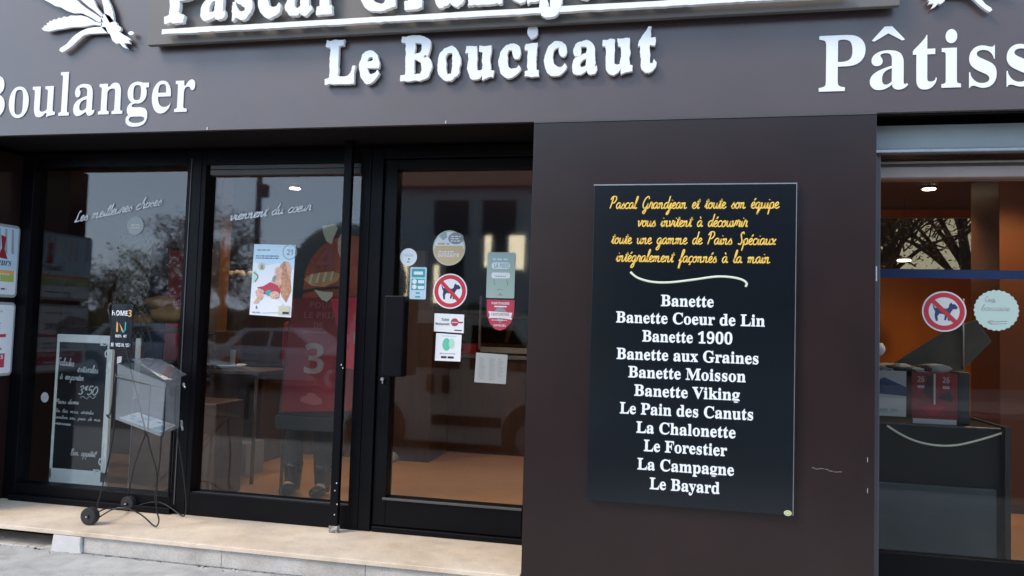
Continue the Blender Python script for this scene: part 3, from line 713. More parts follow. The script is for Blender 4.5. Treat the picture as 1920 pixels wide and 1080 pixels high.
# ---------------------------------------------------------------- vehicles
def wheel(parent, x, y, z, r, wd, side):
    t = MB(); t.cyl((x, y-wd/2, z), (x, y+wd/2, z), r, 'rubber', 32); wo = t.build('wheel', parent, .02)
    t = MB(); t.cyl((x, y+side*(wd/2+.004), z), (x, y+side*(wd/2-.02), z), r*.66, 'alu', 24); t.build('rim', wo)
def vehicle(name, label, cat, x0, x1, y0, y1, zr, prof, wins, paint, group=None, handles=(), strip=None, wheels=()):
    """prof: side outline (fraction of length, height above road); front at x1"""
    L = x1-x0; t = thing(name, label, cat, ((x0+x1)/2, (y0+y1)/2, zr), group)
    mb = MB(); n = 5; i = mb.mi(paint); rings = []
    for k in range(n+1):                                # tumblehome: the roof is narrower than the waist
        f = k/n; rings.append([mb.bm.verts.new((x0+a*L, (y0+y1)/2+((y1-y0)/2-max(0, h-.95)*.12)*(2*f-1), zr+h)) for a, h in prof])
    for A, B in zip(rings, rings[1:]):
        for k in range(len(prof)):
            f_ = mb.face([A[k], A[(k+1) % len(prof)], B[(k+1) % len(prof)], B[k]], i)
    for R_, rev in ((rings[0], 0), (rings[-1], 1)):
        from mathutils.geometry import tessellate_polygon
        for tr in tessellate_polygon([[Vector((p[0], p[1], 0)) for p in prof]]): mb.face([R_[q] for q in tr], i)
    body = mb.build('body', t, .03, 3)
    for (pts) in wins:
        for sgn in (1, -1):
            m2 = MB(); yy = (y0+y1)/2; hw = (y1-y0)/2; ii = m2.mi('carglass')
            vs = [m2.bm.verts.new((x0+a*L, yy+sgn*(hw-max(0, h-.95)*.12+.006), zr+h)) for a, h in pts]; m2.face(vs, ii); m2.build('side_window', t, fixn=False)
    for a, h in handles:
        h_ = MB(); h_.box(x0+a*L-.05, x0+a*L+.05, y1, y1+.025, zr+h-.11, zr+h+.11, 'plastic'); h_.build('door_handle', t, .02)
    if strip: 
        for a0, a1 in strip[1]: MB().box(x0+a0*L, x0+a1*L, y1, y1+.03, zr+strip[0]-.06, zr+strip[0]+.06, 'plastic').build('side_moulding', t, .012)
    for a in wheels:
        for y_, sd_ in ((y1-.11, 1), (y0+.11, -1)):
            c = MB(); c.cyl((x0+a*L, y_+sd_*.108, zr+.36), (x0+a*L, y_+sd_*.122, zr+.36), .385, 'plastic', 32); c.build('wheel_arch', t)
            wheel(t, x0+a*L, y_+sd_*.03, zr+.315, .315, .20, sd_)
    for y_ in (y0+.12, y1-.32):
        MB().box(x1-.02, x1+.015, y_, y_+.2, zr+.62, zr+.78, 'headl').build('headlight', t, .02)
        MB().box(x0-.012, x0+.02, y_, y_+.14, zr+.7, zr+1.0, 'tail').build('tail_light', t, .02)
    MB().box(x1-.01, x1+.05, y0+.1, y1-.1, zr+.28, zr+.48, 'plastic').build('bumper', t, .03)
    return t, body
wx = MIR(1000, 800, .72).x; x1 = wx+.80; wr = MIR(705, 800, .72).x; x0 = wr-.44; L = x1-x0
hA = (MIR(807, 725, .72).x-x0)/L; hB = (MIR(836, 725, .72).x-x0)/L; sA = (MIR(945, 800, .72).x-x0)/L
vehicle('parked_van', 'light grey compact van parked at the kerb, mirrored in the shop door', 'van', x0, x1, -1.05, .72, -.15,
        [(0, .35), (0, 1.6), (.02, 1.8), (.62, 1.84), (.72, 1.5), (.80, 1.12), (.97, .92), (1, .7), (1, .3), (.93, .22), (.04, .22)],
        [[(.78, 1.12), (.66, 1.60), (.50, 1.66), (.50, 1.12)], [(.46, 1.12), (.46, 1.66), (.16, 1.66), (.14, 1.12)]],
        'vanpaint', None, [(hA, .93), (hB, .93)], (.50, [(.36, sA-.01)]), [(wr-x0)/L, (wx-x0)/L])
for k, (px, lab, pt) in enumerate(((300, 'silver car across the street mirrored above the leaflet rack', 'carpaint'), (760, 'grey car across the street mirrored behind the door stickers', 'vanpaint'), (560, 'silver car across the street mirrored behind the child poster', 'carpaint'))):
    q = MIR(px, 590, -7.6)
    vehicle('parked_car', lab, 'car', q.x-2.1, q.x+2.1, -8.6, -6.9, -.15,
            [(0, .4), (0, .85), (.12, 1.0), (.24, 1.42), (.55, 1.46), (.72, .98), (.95, .86), (1, .6), (1, .3), (.93, .22), (.05, .22)],
            [[(.68, 1.0), (.55, 1.38), (.43, 1.38), (.42, 1.0)], [(.40, 1.0), (.41, 1.38), (.28, 1.36), (.19, 1.0)]], pt, 'cars parked across the street', [(.5, .82)], None, [.18, .81])

# ================================================================== SIGNS
def word(name, label, text, a, b, cap_px, y, depth, m='white', ox=0, oy=0, rough=0, spacing=1.0, extra=None, bevel=0, cat='sign', clipname='letter', group=None, skip=()):
    """raised lettering: a, b are the photo pixels of the baseline's two ends on the plane y"""
    A, B = P(a[0], a[1], y), P(b[0], b[1], y); z = (A.z+B.z)/2
    cap = cap_px*mppl((max(a[0], 0)+min(b[0], 1920))/2, a[1]-30, y)
    gs = letters(bolds(text), A.x, B.x, z, cap, ox, oy, rough, spacing, extra)
    t = thing(name, label, cat, ((A.x+B.x)/2, y, z), group)
    for k, g in enumerate(gs):
        letter_obj(clipname, g, y, depth, m, t, bevel)
    return t
wn = word('sign_lettering', 'flat white serif letters reading Boulanger at the left end of the fascia', 'Boulanger', (-42, 222), (364, 207), 80, YF-.002, .004, ox=-.014, oy=.010)
def circ_acc(lp):
    """the circumflex over the a of the right hand word"""
    g = split(lp, lp); a = bbox(g[1]); cx = (a[0]+a[1])/2-.01; z = .60; h = .15
    lp.append([Vector((cx-.20, z)), Vector((cx-.17, z-.012)), Vector((cx, z+h-.065)), Vector((cx+.17, z-.012)), Vector((cx+.20, z)), Vector((cx+.045, z+h+.02)), Vector((cx-.045, z+h+.02))][::-1])
    return lp
word('sign_lettering', 'larger flat white serif letters reading Pâtissier at the right end of the fascia', 'Patissier', (1535, 172), (2150, 150), 104, YF-.002, .004, ox=-.008, oy=.010, extra=circ_acc)
def lift_dot(lp):
    out = []
    for L in lp:
        b = bbox([L])
        if b[2] > .47 and b[1]-b[0] < .25:                     # the dot of the i: rounder, bigger, higher
            cx, cy = (b[0]+b[1])/2, (b[2]+b[3])/2+.085; n = 24; sg = sum(L[i].x*L[(i+1) % len(L)].y-L[(i+1) % len(L)].x*L[i].y for i in range(len(L)))
            C = [Vector((cx+.085*math.cos(6.2832*k/n), cy+.085*math.sin(6.2832*k/n))) for k in range(n)]; out.append(C if sg > 0 else C[::-1])
        else: out.append(L)
    return out
word('sign_lettering', 'raised rough white typewriter letters reading Le Boucicaut, centre of the fascia', 'Le Boucicaut', (611, 158), (1231, 131), 77, YF-.014, .026, ox=.014, oy=.040, rough=.021, spacing=1.15, extra=lift_dot)

# name board (cut by the top of the picture)
yb = YF-.075
sp = thing('name_board', 'taupe raised board with big rough white name letters and underline, cut by the picture top', 'sign', (-1, yb, 3.2))
A, B = P(276, 85, yb), P(1687, 10, yb); z0 = (A.z+B.z)/2
MB().box(A.x, B.x, yb, yb+.035, z0, z0+.80, 'signpanel').build('panel', sp, .003)
MB().box(A.x+.02, B.x-.02, yb+.036, YF-.001, z0+.02, z0+.78, 'soffit').build('standoff', sp)
A, B = P(312, 41, yb-.03), P(1275, -14, yb-.03); zb = (A.z+B.z)/2
cap = 96*mppl(700, 20, yb)
for g in letters(bolds('Pascal Grandjean'), A.x, B.x, zb, cap, .016, .040, .022, 1.12): letter_obj('letter', g, yb-.03, .030, 'white', sp)
A, B = P(309, 61, yb-.03), P(1592, -6, yb-.03); zc = (A.z+B.z)/2
random.seed(3); top = []; bot = []; n = 150
for k in range(n+1):
    f = k/n; x = A.x+(B.x-A.x)*f
    top.append(Vector((x, zc+.018+.003*noise.noise(Vector((x*3, 0, 0)))+.0015*noise.noise(Vector((x*25, 4, 0))))))
    bot.append(Vector((x, zc-.014+.004*noise.noise(Vector((x*7, 9, 0)))+.004*noise.noise(Vector((x*40, 2, 0))))))
letter_obj('underline', [bot+top[::-1]], yb-.03, .028, 'white', sp)

# grain ornaments
ORN = [
 [(332, 225), (352, 215), (350, 205), (375, 200), (372, 185), (392, 180), (395, 165), (415, 168), (425, 155), (450, 157), (465, 142), (490, 146), (505, 133), (535, 137), (560, 125), (600, 127), (640, 124), (690, 138), (720, 155), (745, 172), (800, 185), (805, 205), (740, 196), (650, 212), (560, 216), (500, 228), (440, 236), (390, 250), (350, 243)],
 [(850, 262), (780, 264), (700, 268), (655, 283), (625, 310), (600, 333), (570, 362), (545, 380), (520, 398), (492, 412), (470, 397), (480, 377), (508, 360), (530, 345), (548, 322), (570, 298), (600, 272), (640, 246), (690, 225), (740, 216), (790, 214), (830, 215)],
 [(100, -180), (180, -150), (260, -110), (360, -60), (460, -40), (560, -20), (605, 5), (640, 38), (672, 62), (705, 84), (765, 122), (800, 150), (812, 182), (760, 170), (720, 142), (690, 128), (640, 104), (585, 108), (520, 85), (480, 60), (440, 52), (400, 28), (350, 2), (300, -30), (220, -90), (140, -130)],
 [(560, -130), (620, -70), (690, -30), (738, 5), (762, 62), (800, 112), (818, 152), (782, 122), (735, 82), (700, 58), (645, 10), (600, -40)],
 [(780, -160), (820, -60), (848, 0), (872, 48), (888, 100), (897, 172), (862, 182), (822, 112), (815, 60), (800, 0), (770, -80)],
 [(795, 140), (822, 108), (862, 128), (893, 165), (918, 182), (918, 196), (948, 215), (950, 238), (935, 250), (965, 272), (1000, 290), (1028, 312), (1010, 318), (1022, 345), (985, 338), (975, 345), (1000, 385), (962, 368), (940, 340), (915, 345), (885, 322), (862, 265), (845, 262), (795, 212)],
 [(1003, 262), (1018, 248), (1038, 248), (1052, 262), (1040, 276), (1018, 278)]]
def ornament(label, f):
    t = thing('grain_ornament', label, 'ornament', (0, YF, 3)); q = []
    for pts in ORN:
        w_ = [P(*f(a/4.153, b/4.153), YF-.03) for a, b in pts]; L = [Vector((p.x, p.z)) for p in w_]
        area = sum(L[i].x*L[(i+1) % len(L)].y-L[(i+1) % len(L)].x*L[i].y for i in range(len(L)))
        letter_obj('grain', [L if area > 0 else L[::-1]], YF-.022, .018, 'white', t)
    return t
ornament('white cut out wheat ear ornament above the word Boulanger', lambda a, b: (a, b))
ornament('white wheat ear ornament above the word at the right end, nearly all above the picture', lambda a, b: (1757+(240-a)*.9-12, 18+(b-93)*.9))

# ---------------------------------------------------------------- bread list
yb = 4.150
mbd = thing('bread_list_board', 'tall glossy black board with yellow script and white bread names', 'menu board', (.1, yb, .58))
bx0, bx1, bz0, bz1 = -.426, .630, .578, 2.292
MB().box(bx0, bx1, yb, yb+.012, bz0, bz1, 'boardblack').build('panel', mbd, .001)
mb = MB(); mb.box(bx0-.004, bx1+.004, yb-.001, yb+.014, bz1+.0005, bz1+.006, 'alu'); mb.build('top_edge', mbd)
MB().box(bx1+.0005, bx1+.004, yb-.001, yb+.014, bz0, bz1, 'alu').build('side_edge', mbd)
mb = MB()
for x in (bx0+.05, bx1-.05):
    for z in (bz0+.05, bz1-.05): mb.box(x-.02, x+.02, yb+.0125, YPL-.001, z-.02, z+.02, 'soffit')
MB().box(bx0+.06, bx1-.06, yb+.0125, YPL-.0045, bz0+.06, bz1-.06, 'soffit').build('backing', mbd); mb.bm.free()
def scr(text, a, b, xpx, rpx=1.2):
    A, B = P(a[0], a[1], yb-.001), P(b[0], b[1], yb-.001); z = (A.z+B.z)/2; A.z = B.z = z
    script_words('script_word', mbd, text, A, B, xpx*mppl(1300, 440, yb), rpx*mppl(1300, 440, yb), 'yellow', slant=.16)
scr('Pascal Grandjean et toute son équipe', (1143, 391), (1460, 391), 11.3)
scr('vous invitent à découvrir', (1195, 424.5), (1401, 425.5), 11.3)
scr('toute une gamme de Pains Spéciaux', (1146, 456), (1454, 460), 11.3)
scr('intégralement façonnés à la main', (1155, 489), (1443, 495), 11.3)
mb = MB(); mb.tube([P(x, y, yb-.001) for x, y in ((1182, 510), (1196, 521), (1222, 528.5), (1256, 529.5), (1300, 524.5), (1340, 519), (1368, 519.5), (1390, 524), (1400, 531), (1398, 538))], 2.1*mppl(1300, 520, yb), 'cream', 8, 5, flat=.3); mb.build('flourish', mbd)
for t_, a, b in (('Banette', (1239, 573), (1338, 576)), ('Banette Coeur de Lin', (1155, 604), (1434, 612)), ('Banette 1900', (1204, 640), (1373, 645)),
                 ('Banette aux Graines', (1156, 672), (1422, 683)), ('Banette Moisson', (1178, 707), (1398, 716)), ('Banette Viking', (1189, 741), (1387, 751)),
                 ('Le Pain des Canuts', (1162, 774), (1412, 788)), ('La Chalonette', (1193, 810), (1379, 822)), ('Le Forestier', (1207, 845), (1363, 855)),
                 ('La Campagne', (1195, 879), (1376, 892)), ('Le Bayard', (1218, 916), (1349, 926))):
    A, B = P(a[0], a[1], yb-.001), P(b[0], b[1], yb-.001)
    lp = lay(bolds(t_), A.x, B.x, (A.z+B.z)/2, 20.5*mppl(1300, 700, yb), .004, .024)
    letter_obj('text_line', lp, yb-.0012, .0014, 'vinyl', mbd)
p = P(1477, 962, yb); a_ = Art(p.x, p.z, yb-.0005); a_.base(circ(0, 0, .019, 24, .014), 'cream'); a_.disc(0, 0, .016, 'olive', 1, 24, .011); a_.rect(-.010, -.002, .010, .002, 'cream', 2); a_.build('maker_plate', mbd)

# ---------------------------------------------------------------- window writing
def winword(name, label, text, a, b, xpx, rpx, jitter=.0008):
    y = 4.794; random.seed(len(text)); A = P(*a, y); t = thing(name, label, 'lettering', A)
    script_words('word', t, text, A, P(*b, y), xpx*mppl(*a, y), rpx*mppl(*a, y), 'vinyl', jitter, k=4, slant=.3, flat=.5, gap=.8)
winword('window_lettering', 'thin white handwriting reading Les meilleures choses on the left window', 'Les meilleures choses', (139, 417), (302, 384), 9.6, 1.15)
winword('window_lettering', 'thin white handwriting reading viennent du coeur on the sliding window', 'viennent du cœur', (430, 414), (582, 394), 9.6, 1.15)

# ---------------------------------------------------------------- stickers on the door and windows
def px_art(cx, cy, y=4.7955, th=.001):
    p = P(cx, cy, y); return Art(p.x, p.z, y, th), mppl(cx, cy, y)
def sticker(a_, name, label, cat='sticker', group=None): return tag(recentre(a_.build(name)), label, cat, group)
def no_dog(cx, cy, R, label, y, wm='vinyl', rm='red'):
    a_, u = px_art(cx, cy, y); r = R*u; a_.base(circ(0, 0, r, 48), wm); a_.ring(0, 0, r*.70, r*.93, rm, 1)
    D = [(-.52, .34), (-.44, .26), (-.40, .16), (-.25, .18), (.12, .14), (.20, .20), (.22, .32), (.30, .44), (.38, .36), (.48, .36), (.60, .22), (.56, .12), (.40, .12), (.30, -.02), (.26, -.12),
         (.26, -.44), (.17, -.44), (.14, -.22), (.08, -.42), (0, -.42), (.04, -.14), (-.20, -.10), (-.30, -.24), (-.27, -.46), (-.37, -.46), (-.42, -.22), (-.40, 0), (-.46, .12)]
    a_.poly([(p[0]*r*1.02, p[1]*r*1.02) for p in D], 'navy', 2)
    c = .7071; wv = .075
    a_.poly([((-.80*c-wv)*r, (.80*c-wv)*r), ((.80*c-wv)*r, (-.80*c-wv)*r), ((.80*c+wv)*r, (-.80*c+wv)*r), ((-.80*c+wv)*r, (.80*c+wv)*r)], rm, 3)
    return sticker(a_, 'no_dogs_sticker', label)
no_dog(844, 546, 33, 'round red and white no dogs sticker on the shop door', 4.7955)
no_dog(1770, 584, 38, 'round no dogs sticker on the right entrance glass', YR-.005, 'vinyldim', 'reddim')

a_, u = px_art(766, 482); a_.base(circ(0, 0, 16.5*u), 'vinyl'); a_.rect(-9*u, 1*u, 9*u, 5*u, 'bluepaper'); a_.disc(1*u, -4*u, 2*u, 'greyprint'); a_.rect(-3*u, -10*u, 3*u, -8*u, 'greyprint')
sticker(a_, 'round_sticker', 'small round white sticker at top left of the shop door glass')
a_, u = px_art(784, 531); a_.base(rrect(-16*u, -30*u, 16*u, 30*u, 2*u), 'bluepaper'); a_.rect(-13*u, 11*u, 13*u, 27*u, 'teal'); a_.rect(-9*u, 16*u, 9*u, 22*u, 'vinyl', 2)
a_.rect(-13*u, -13*u, 13*u, 8*u, 'teal'); a_.disc(-7*u, 3*u, 4.4*u, 'vinyl', 2); a_.disc(-7*u, -7*u, 4.4*u, 'vinyl', 2); a_.rect(0, 0, 12*u, 6*u, 'vinyl', 2); a_.rect(0, -11*u, 12*u, -5*u, 'vinyl', 2)
a_.rect(-4*u, -20*u, 4*u, -17*u, 'teal'); a_.rect(-5*u, -27*u, 5*u, -24*u, 'teal')
sticker(a_, 'tall_sticker', 'tall turquoise and white sticker with rounded icons on the shop door')
a_, u = px_art(842, 465); a_.base(circ(0, 0, 31.5*u, 40, 33*u), 'paperdim' if 0 else 'sand'); a_.disc(0, 0, 29*u, 'paper', 1, 40, 30*u)
a_.poly([(29*u*math.cos(t), 30*u*math.sin(t)) for t in [RAD(-2-k*8.0) for k in range(23)]], 'tan', 2); a_.rect(-27*u, -1*u, 27*u, 4*u, 'tan', 2)
a_.text('solidaire', -21*u, 20*u, -17*u, 9*u, 'paper', 3); a_.rows(-20*u, 20*u, -3*u, -8*u, 1, 'paper', 3); a_.rows(-22*u, 10*u, 14*u, 6*u, 1, 'tan', 3)
a_.disc(13*u, 18*u, 15*u, 'greyprint', 4, 30, 11*u); a_.rows(3*u, 24*u, 25*u, 12*u, 3, 'paper', 5, ragged=.2); a_.poly([(-14*u, 30*u), (-20*u, 22*u), (-12*u, 14*u), (-4*u, 20*u), (-6*u, 30*u)], 'mint', 3)
sticker(a_, 'round_sticker', 'large round white and tan sticker with a grey oval, top centre of the door')
a_, u = px_art(842, 606); a_.base([(-29*u, -16*u), (29*u, -18*u), (29*u, 17*u), (-29*u, 18*u)], 'vinyl'); a_.disc(11*u, 2*u, 7.5*u, 'redprint'); a_.rect(4*u, .5*u, 27*u, 3.6*u, 'redprint'); a_.rect(5*u, 1.2*u, 17*u, 2.8*u, 'paper', 3)
a_.text('Ticket', -15*u, 0, 4*u, 5*u, 'navy'); a_.text('Restaurant', -26*u, 1*u, -4*u, 5*u, 'navy'); a_.rect(11*u, -14*u, 25*u, -12*u, 'ink')
sticker(a_, 'wide_sticker', 'wide white sticker with a small red disc below the no dogs sign on the door')
a_, u = px_art(840, 651); a_.base([(-25*u, -26*u), (25*u, -26*u), (26*u, 24*u), (-24*u, 26*u)], 'vinyl')
a_.poly(circ(-3*u, 5*u, 8*u, 20, 12*u), 'green', 1); a_.poly([(p[0]*.9+7*u, p[1]*1.0+1*u) for p in circ(0, 6*u, 6*u, 20, 10*u)], 'lgreen', 2); a_.rows(-16*u, 16*u, -9*u, -13*u, 1, 'greyprint'); a_.rect(-13*u, -21*u, -2*u, -17*u, 'ink'); a_.rect(0, -21*u, 12*u, -17*u, 'ink'); a_.rect(-14*u, 20*u, 16*u, 22*u, 'bluepaper')
sticker(a_, 'square_sticker', 'white sticker with a green leaf, lowest of the column on the door')
a_, u = px_art(939, 516); a_.base(rrect(-27*u, -43*u, 27*u, 43*u, 2*u), 'mint'); a_.rows(-16*u, 16*u, 36*u, 28*u, 1, 'bluepaper'); a_.poly(rrect(-18*u, 12*u, 17*u, 24*u, 5*u), 'paper', 1)
a_.text('LA', -13*u, -5*u, 14*u, 8*u, 'teal', 2); a_.text('POSTE', -2*u, 15*u, 14*u, 8*u, 'teal', 2); a_.poly(rrect(-18*u, -6*u, 18*u, 5*u, 4*u), 'paper', 1); a_.rows(-10*u, 10*u, 1*u, -3*u, 1, 'teal')
a_.line([(-12*u, -8*u), (-13*u, -14*u), (-9*u, -19*u)], 1*u, 'greyprint'); a_.line([(11*u, -8*u), (13*u, -14*u), (13*u, -19*u)], 1*u, 'greyprint'); a_.rows(-7*u, 7*u, -24*u, -28*u, 1, 'greyprint'); a_.poly([(-6*u, -38*u), (0, -33*u), (6*u, -38*u)], 'greyprint')
sticker(a_, 'tall_sticker', 'pale green sticker with white rounded labels at the upper right of the door')
a_, u = px_art(938, 589); a_.base([(-27*u, 27*u), (27*u, 27*u), (26*u, -2*u), (20*u, -17*u), (10*u, -27*u), (0, -31*u), (-10*u, -28*u), (-20*u, -17*u), (-26*u, -2*u)], 'redprint')
a_.text('PARTENAIRE', -17*u, 17*u, 18*u, 4.6*u, 'paper'); a_.rect(-12*u, 13*u, 12*u, 15.5*u, 'paper'); a_.poly([(-14*u, 2*u), (-8*u, 10*u), (0, 13*u), (8*u, 10*u), (14*u, 2*u), (0, -17*u)], 'greyprint', 1)
a_.poly([(-23*u, 5*u), (23*u, 3*u), (21*u, -5*u), (23*u, -10*u), (0, -7*u), (-22*u, -8*u), (-20*u, -2*u)], 'paper', 2); a_.text('CENTURIONS', -17*u, 17*u, -3*u, 5*u, 'redprint', 3); a_.rows(-16*u, 16*u, -9*u, -12*u, 1, 'paper', 3); a_.text('OFFICIEL', -12*u, 12*u, -23*u, 3.6*u, 'paper')
sticker(a_, 'shield_sticker', 'red shield shaped sticker with a white ribbon on the right of the door')
a_, u = px_art(921, 691); a_.base([(-32*u, -27*u), (29*u, -28*u), (31*u, 27*u), (-30*u, 29*u)], 'paperdim'); a_.rows(-24*u, -10*u, 22*u, -20*u, 12, 'greyprint', ragged=.5); a_.rows(-4*u, 8*u, 22*u, -22*u, 13, 'greyprint', ragged=.3); a_.rows(13*u, 24*u, 20*u, -14*u, 9, 'greyprint', ragged=.5)
sticker(a_, 'notice_sheet', 'grey paper notice with fine columns of print at the right of the door', 'notice')
a_, u = px_art(84, 745); a_.base(circ(0, 0, 8.5*u, 24, 9.5*u), 'paperdim'); a_.rect(-4*u, -1*u, 4*u, 1*u, 'greyprint'); sticker(a_, 'round_sticker', 'tiny round grey sticker on the left window beside the chalkboard')
a_, u = px_art(254, 423); a_.base(scallop(18*u, 16), 'paperdim'); a_.rows(-9*u, 9*u, 5*u, -5*u, 2, 'sand', ragged=.1); sticker(a_, 'scalloped_sticker', 'dull beige scalloped round sticker on the left window above the box tower')
a_, u = px_art(1868, 582, YR-.005); a_.base(scallop(39*u, 26, .05), 'mint'); random.seed(2)
script(a_.mb, 'Carte', (a_.x-20*u, a_.Y(1), a_.z+17*u), (a_.x-2*u, a_.Y(1), a_.z+14*u), 5*u, .5*u, 'greyprint'); script(a_.mb, 'bancaire', (a_.x-26*u, a_.Y(1), a_.z-1*u), (a_.x+22*u, a_.Y(1), a_.z-1*u), 6*u, .5*u, 'greyprint')
a_.line([(18*u, -20*u), (-14*u, -22*u)], 1*u, 'greyprint'); a_.line([(-6*u, -18*u), (-15*u, -22*u), (-6*u, -26*u)], 1*u, 'greyprint'); a_.line([(18*u, -24*u), (-10*u, -26*u)], .8*u, 'greyprint')
sticker(a_, 'scalloped_sticker', 'large mint scalloped round paper with an arrow on the right entrance glass')
a_, u = px_art(1638, 513, 4.378); a_.base(rrect(-6*u, -14*u, 6*u, 14*u, 1.5*u), 'vinyl'); a_.rows(-4*u, 4*u, 12*u, 1*u, 5, 'greyprint', ragged=.1); a_.rect(-4*u, -10*u, 4*u, -3*u, 'teal'); sticker(a_, 'label_sticker', 'small white label with a turquoise square on the grey entrance post', 'label')

# poster on the sliding window: a generic parent and child picture
a_, u = px_art(511, 525)
a_.base([(-44*u, -66*u), (41*u, -69*u), (44*u, 66*u), (-41*u, 67*u)], 'paper'); a_.poly([(-41*u, 12*u), (43*u, 12*u), (43.5*u, 65*u), (-40.5*u, 66*u)], 'bluepaper', 1)
a_.poly([(-42*u, -30*u), (42*u, -30*u), (43*u, 20*u), (10*u, 32*u), (-20*u, 26*u), (-41*u, 34*u)], 'paper', 2)
a_.ring(33*u, 53*u, 13*u, 14.4*u, 'greyprint', 3); a_.text('21', 27*u, 39*u, 47*u, 11*u, 'greyprint', 3)
a_.rows(-36*u, 14*u, 48*u, 40*u, 2, 'navy', 3, ragged=.15); a_.rows(-34*u, 0, 60*u, 55*u, 1, 'greyprint', 3); a_.disc(-23*u, 25*u, 7.5*u, 'sand', 3); a_.poly([(-26*u, 20*u), (-19*u, 20*u), (-20*u, 28*u), (-25*u, 29*u)], 'greyprint', 4)
a_.poly([(14*u, 27*u), (22*u, 35*u), (32*u, 34*u), (38*u, 22*u), (37*u, 2*u), (40*u, -20*u), (30*u, -42*u), (20*u, -30*u), (13*u, -8*u), (16*u, 10*u)], 'hairprint', 3)
a_.poly([(24*u, 33*u), (32*u, 34*u), (38*u, 22*u), (37*u, 6*u), (30*u, 14*u), (28*u, 26*u)], 'skinprint', 4)
a_.disc(12*u, 16*u, 8*u, 'skinprint', 5, 20, 9*u); a_.poly([(-2*u, -2*u), (4*u, 8*u), (16*u, 7*u), (20*u, -6*u), (12*u, -12*u), (2*u, -10*u)], 'skinprint', 5); a_.poly([(0, 4*u), (5*u, 10*u), (9*u, 6*u), (6*u, -2*u), (1*u, -3*u)], 'greyprint', 6)
a_.poly([(-18*u, -12*u), (-4*u, -4*u), (12*u, -10*u), (18*u, -20*u), (14*u, -34*u), (-4*u, -30*u), (-24*u, -24*u), (-30*u, -14*u)], 'redprint', 6)
a_.poly([(-34*u, -22*u), (-26*u, -16*u), (-16*u, -20*u), (-18*u, -34*u), (-28*u, -44*u), (-37*u, -44*u), (-30*u, -34*u)], 'skinprint', 7); a_.poly([(-14*u, -22*u), (-4*u, -18*u), (2*u, -26*u), (-8*u, -30*u)], 'teal', 7); a_.disc(6*u, -28*u, 10*u, 'skinprint', 8, 20, 7*u)
a_.poly([(-41*u, 10*u), (-36*u, 18*u), (-30*u, 10*u), (-36*u, 0), (-41*u, -8*u)], 'lgreen', 4); a_.line([(-39*u, 14*u), (-30*u, 6*u), (-36*u, -4*u)], 2.4*u, 'greyprint', 5)
a_.poly([(-24*u, -40*u), (-8*u, -34*u), (12*u, -36*u), (24*u, -44*u), (20*u, -60*u), (-20*u, -62*u)], 'paper', 8); a_.rect(16*u, -64*u, 38*u, -48*u, 'sand', 9); a_.rect(24*u, -63*u, 37*u, -59*u, 'ink', 10); a_.rows(-38*u, -20*u, -58*u, -62*u, 1, 'greyprint', 9); a_.rect(-31*u, -54*u, -29*u, -49*u, 'ink', 9)
tag(recentre(a_.build('poster')), 'bright pale blue poster of a child and parent taped to the sliding window', 'poster')

# ---------------------------------------------------------------- poster holders on the side pillar (face +X)
def holder(name, label, z0, z1, draw):
    yc = 4.44; hw = .29; t = thing(name, label, 'poster holder', (XL, yc, z0), 'poster holders on the left pillar')
    q = MB(); q.prism([(p[0]+yc, p[1]) for p in rrect(-hw, z0, hw, z1, .035)], XL+.001, XL+.020, 'paperdim', 'x'); q.build('frame', t, .006)
    hz = (z1-z0)/2; a_ = Art(0, 0, 0); a_.base(rrect(-hw+.018, -hz+.02, hw-.018, hz-.02, .02), 'paper'); draw(a_, hw-.02, hz-.02)
    o = a_.build('print', None); o.parent = t; o.rotation_euler.z = RAD(90); o.location = Vector((.0225, 0, (z1-z0)/2)); return t
def d1(a_, w_, h_):
    a_.rect(-w_, -h_*.28, w_, h_, 'bluepaper'); random.seed(4)
    for k in range(9): x = w_*(-.9+k*.21); a_.poly([(x, h_*.95), (x+.016, h_*.95), (x+.03, h_*.2), (x+.005, h_*.25)], random.choice(['paperdim', 'paper', 'skinprint']), 2)
    a_.poly([(w_*.45, h_*.75), (w_*.62, h_*.7), (w_*.58, h_*.35), (w_*.7, h_*.05), (w_*.4, h_*.08), (w_*.5, h_*.38)], 'darkred', 3); a_.text('Saveurs', w_*.05, w_*.8, -h_*.14, .05, 'ink', 3, bolds, shear=.3)
    a_.rect(-w_, -h_*.62, w_*.93, -h_*.28, 'olive', 2); a_.rect(-w_, -h_*.40, w_*.93, -h_*.28, 'orange', 3); a_.rows(-w_*.9, w_*.8, -h_*.34, -h_*.58, 3, 'paper', 4, ragged=.2); a_.rows(-w_*.3, w_*.9, -h_*.76, -h_*.86, 1, 'navy', 3)
def d2(a_, w_, h_):
    a_.rows(-w_*.4, w_*.7, h_*.9, h_*.78, 1, 'greyprint'); a_.poly([(-w_, h_*.62), (-w_*.3, h_*.75), (w_*.1, h_*.5), (w_*.2, h_*.1), (-w_*.5, 0), (-w_, -h_*.2)], 'greyprint', 2); a_.text('FOIRE', -w_*.2, w_*.6, h_*.28, .05, 'ink', 3)
    a_.poly([(0, h_*.02), (w_*.8, h_*.06), (w_*.8, h_*.15), (0, h_*.10)], 'redprint', 3); a_.rows(-w_*.3, w_*.7, -h_*.05, -h_*.32, 2, 'greyprint'); a_.rect(-w_*.9, -h_*.83, w_*.8, -h_*.42, 'redprint', 2); a_.text('15 novembre 2015', -w_*.6, w_*.75, -h_*.58, .03, 'paper', 3); a_.rows(-w_*.5, w_*.7, -h_*.66, -h_*.78, 1, 'paper', 3)
za, zb_, zc_, zd = P(25, 424, 4.7).z, P(20, 558, 4.7).z, P(18, 567, 4.7).z, P(12, 704, 4.7).z
holder('poster_holder', 'upper poster holder on the left pillar, pale picture above a green and orange strip', zb_, za, d1)
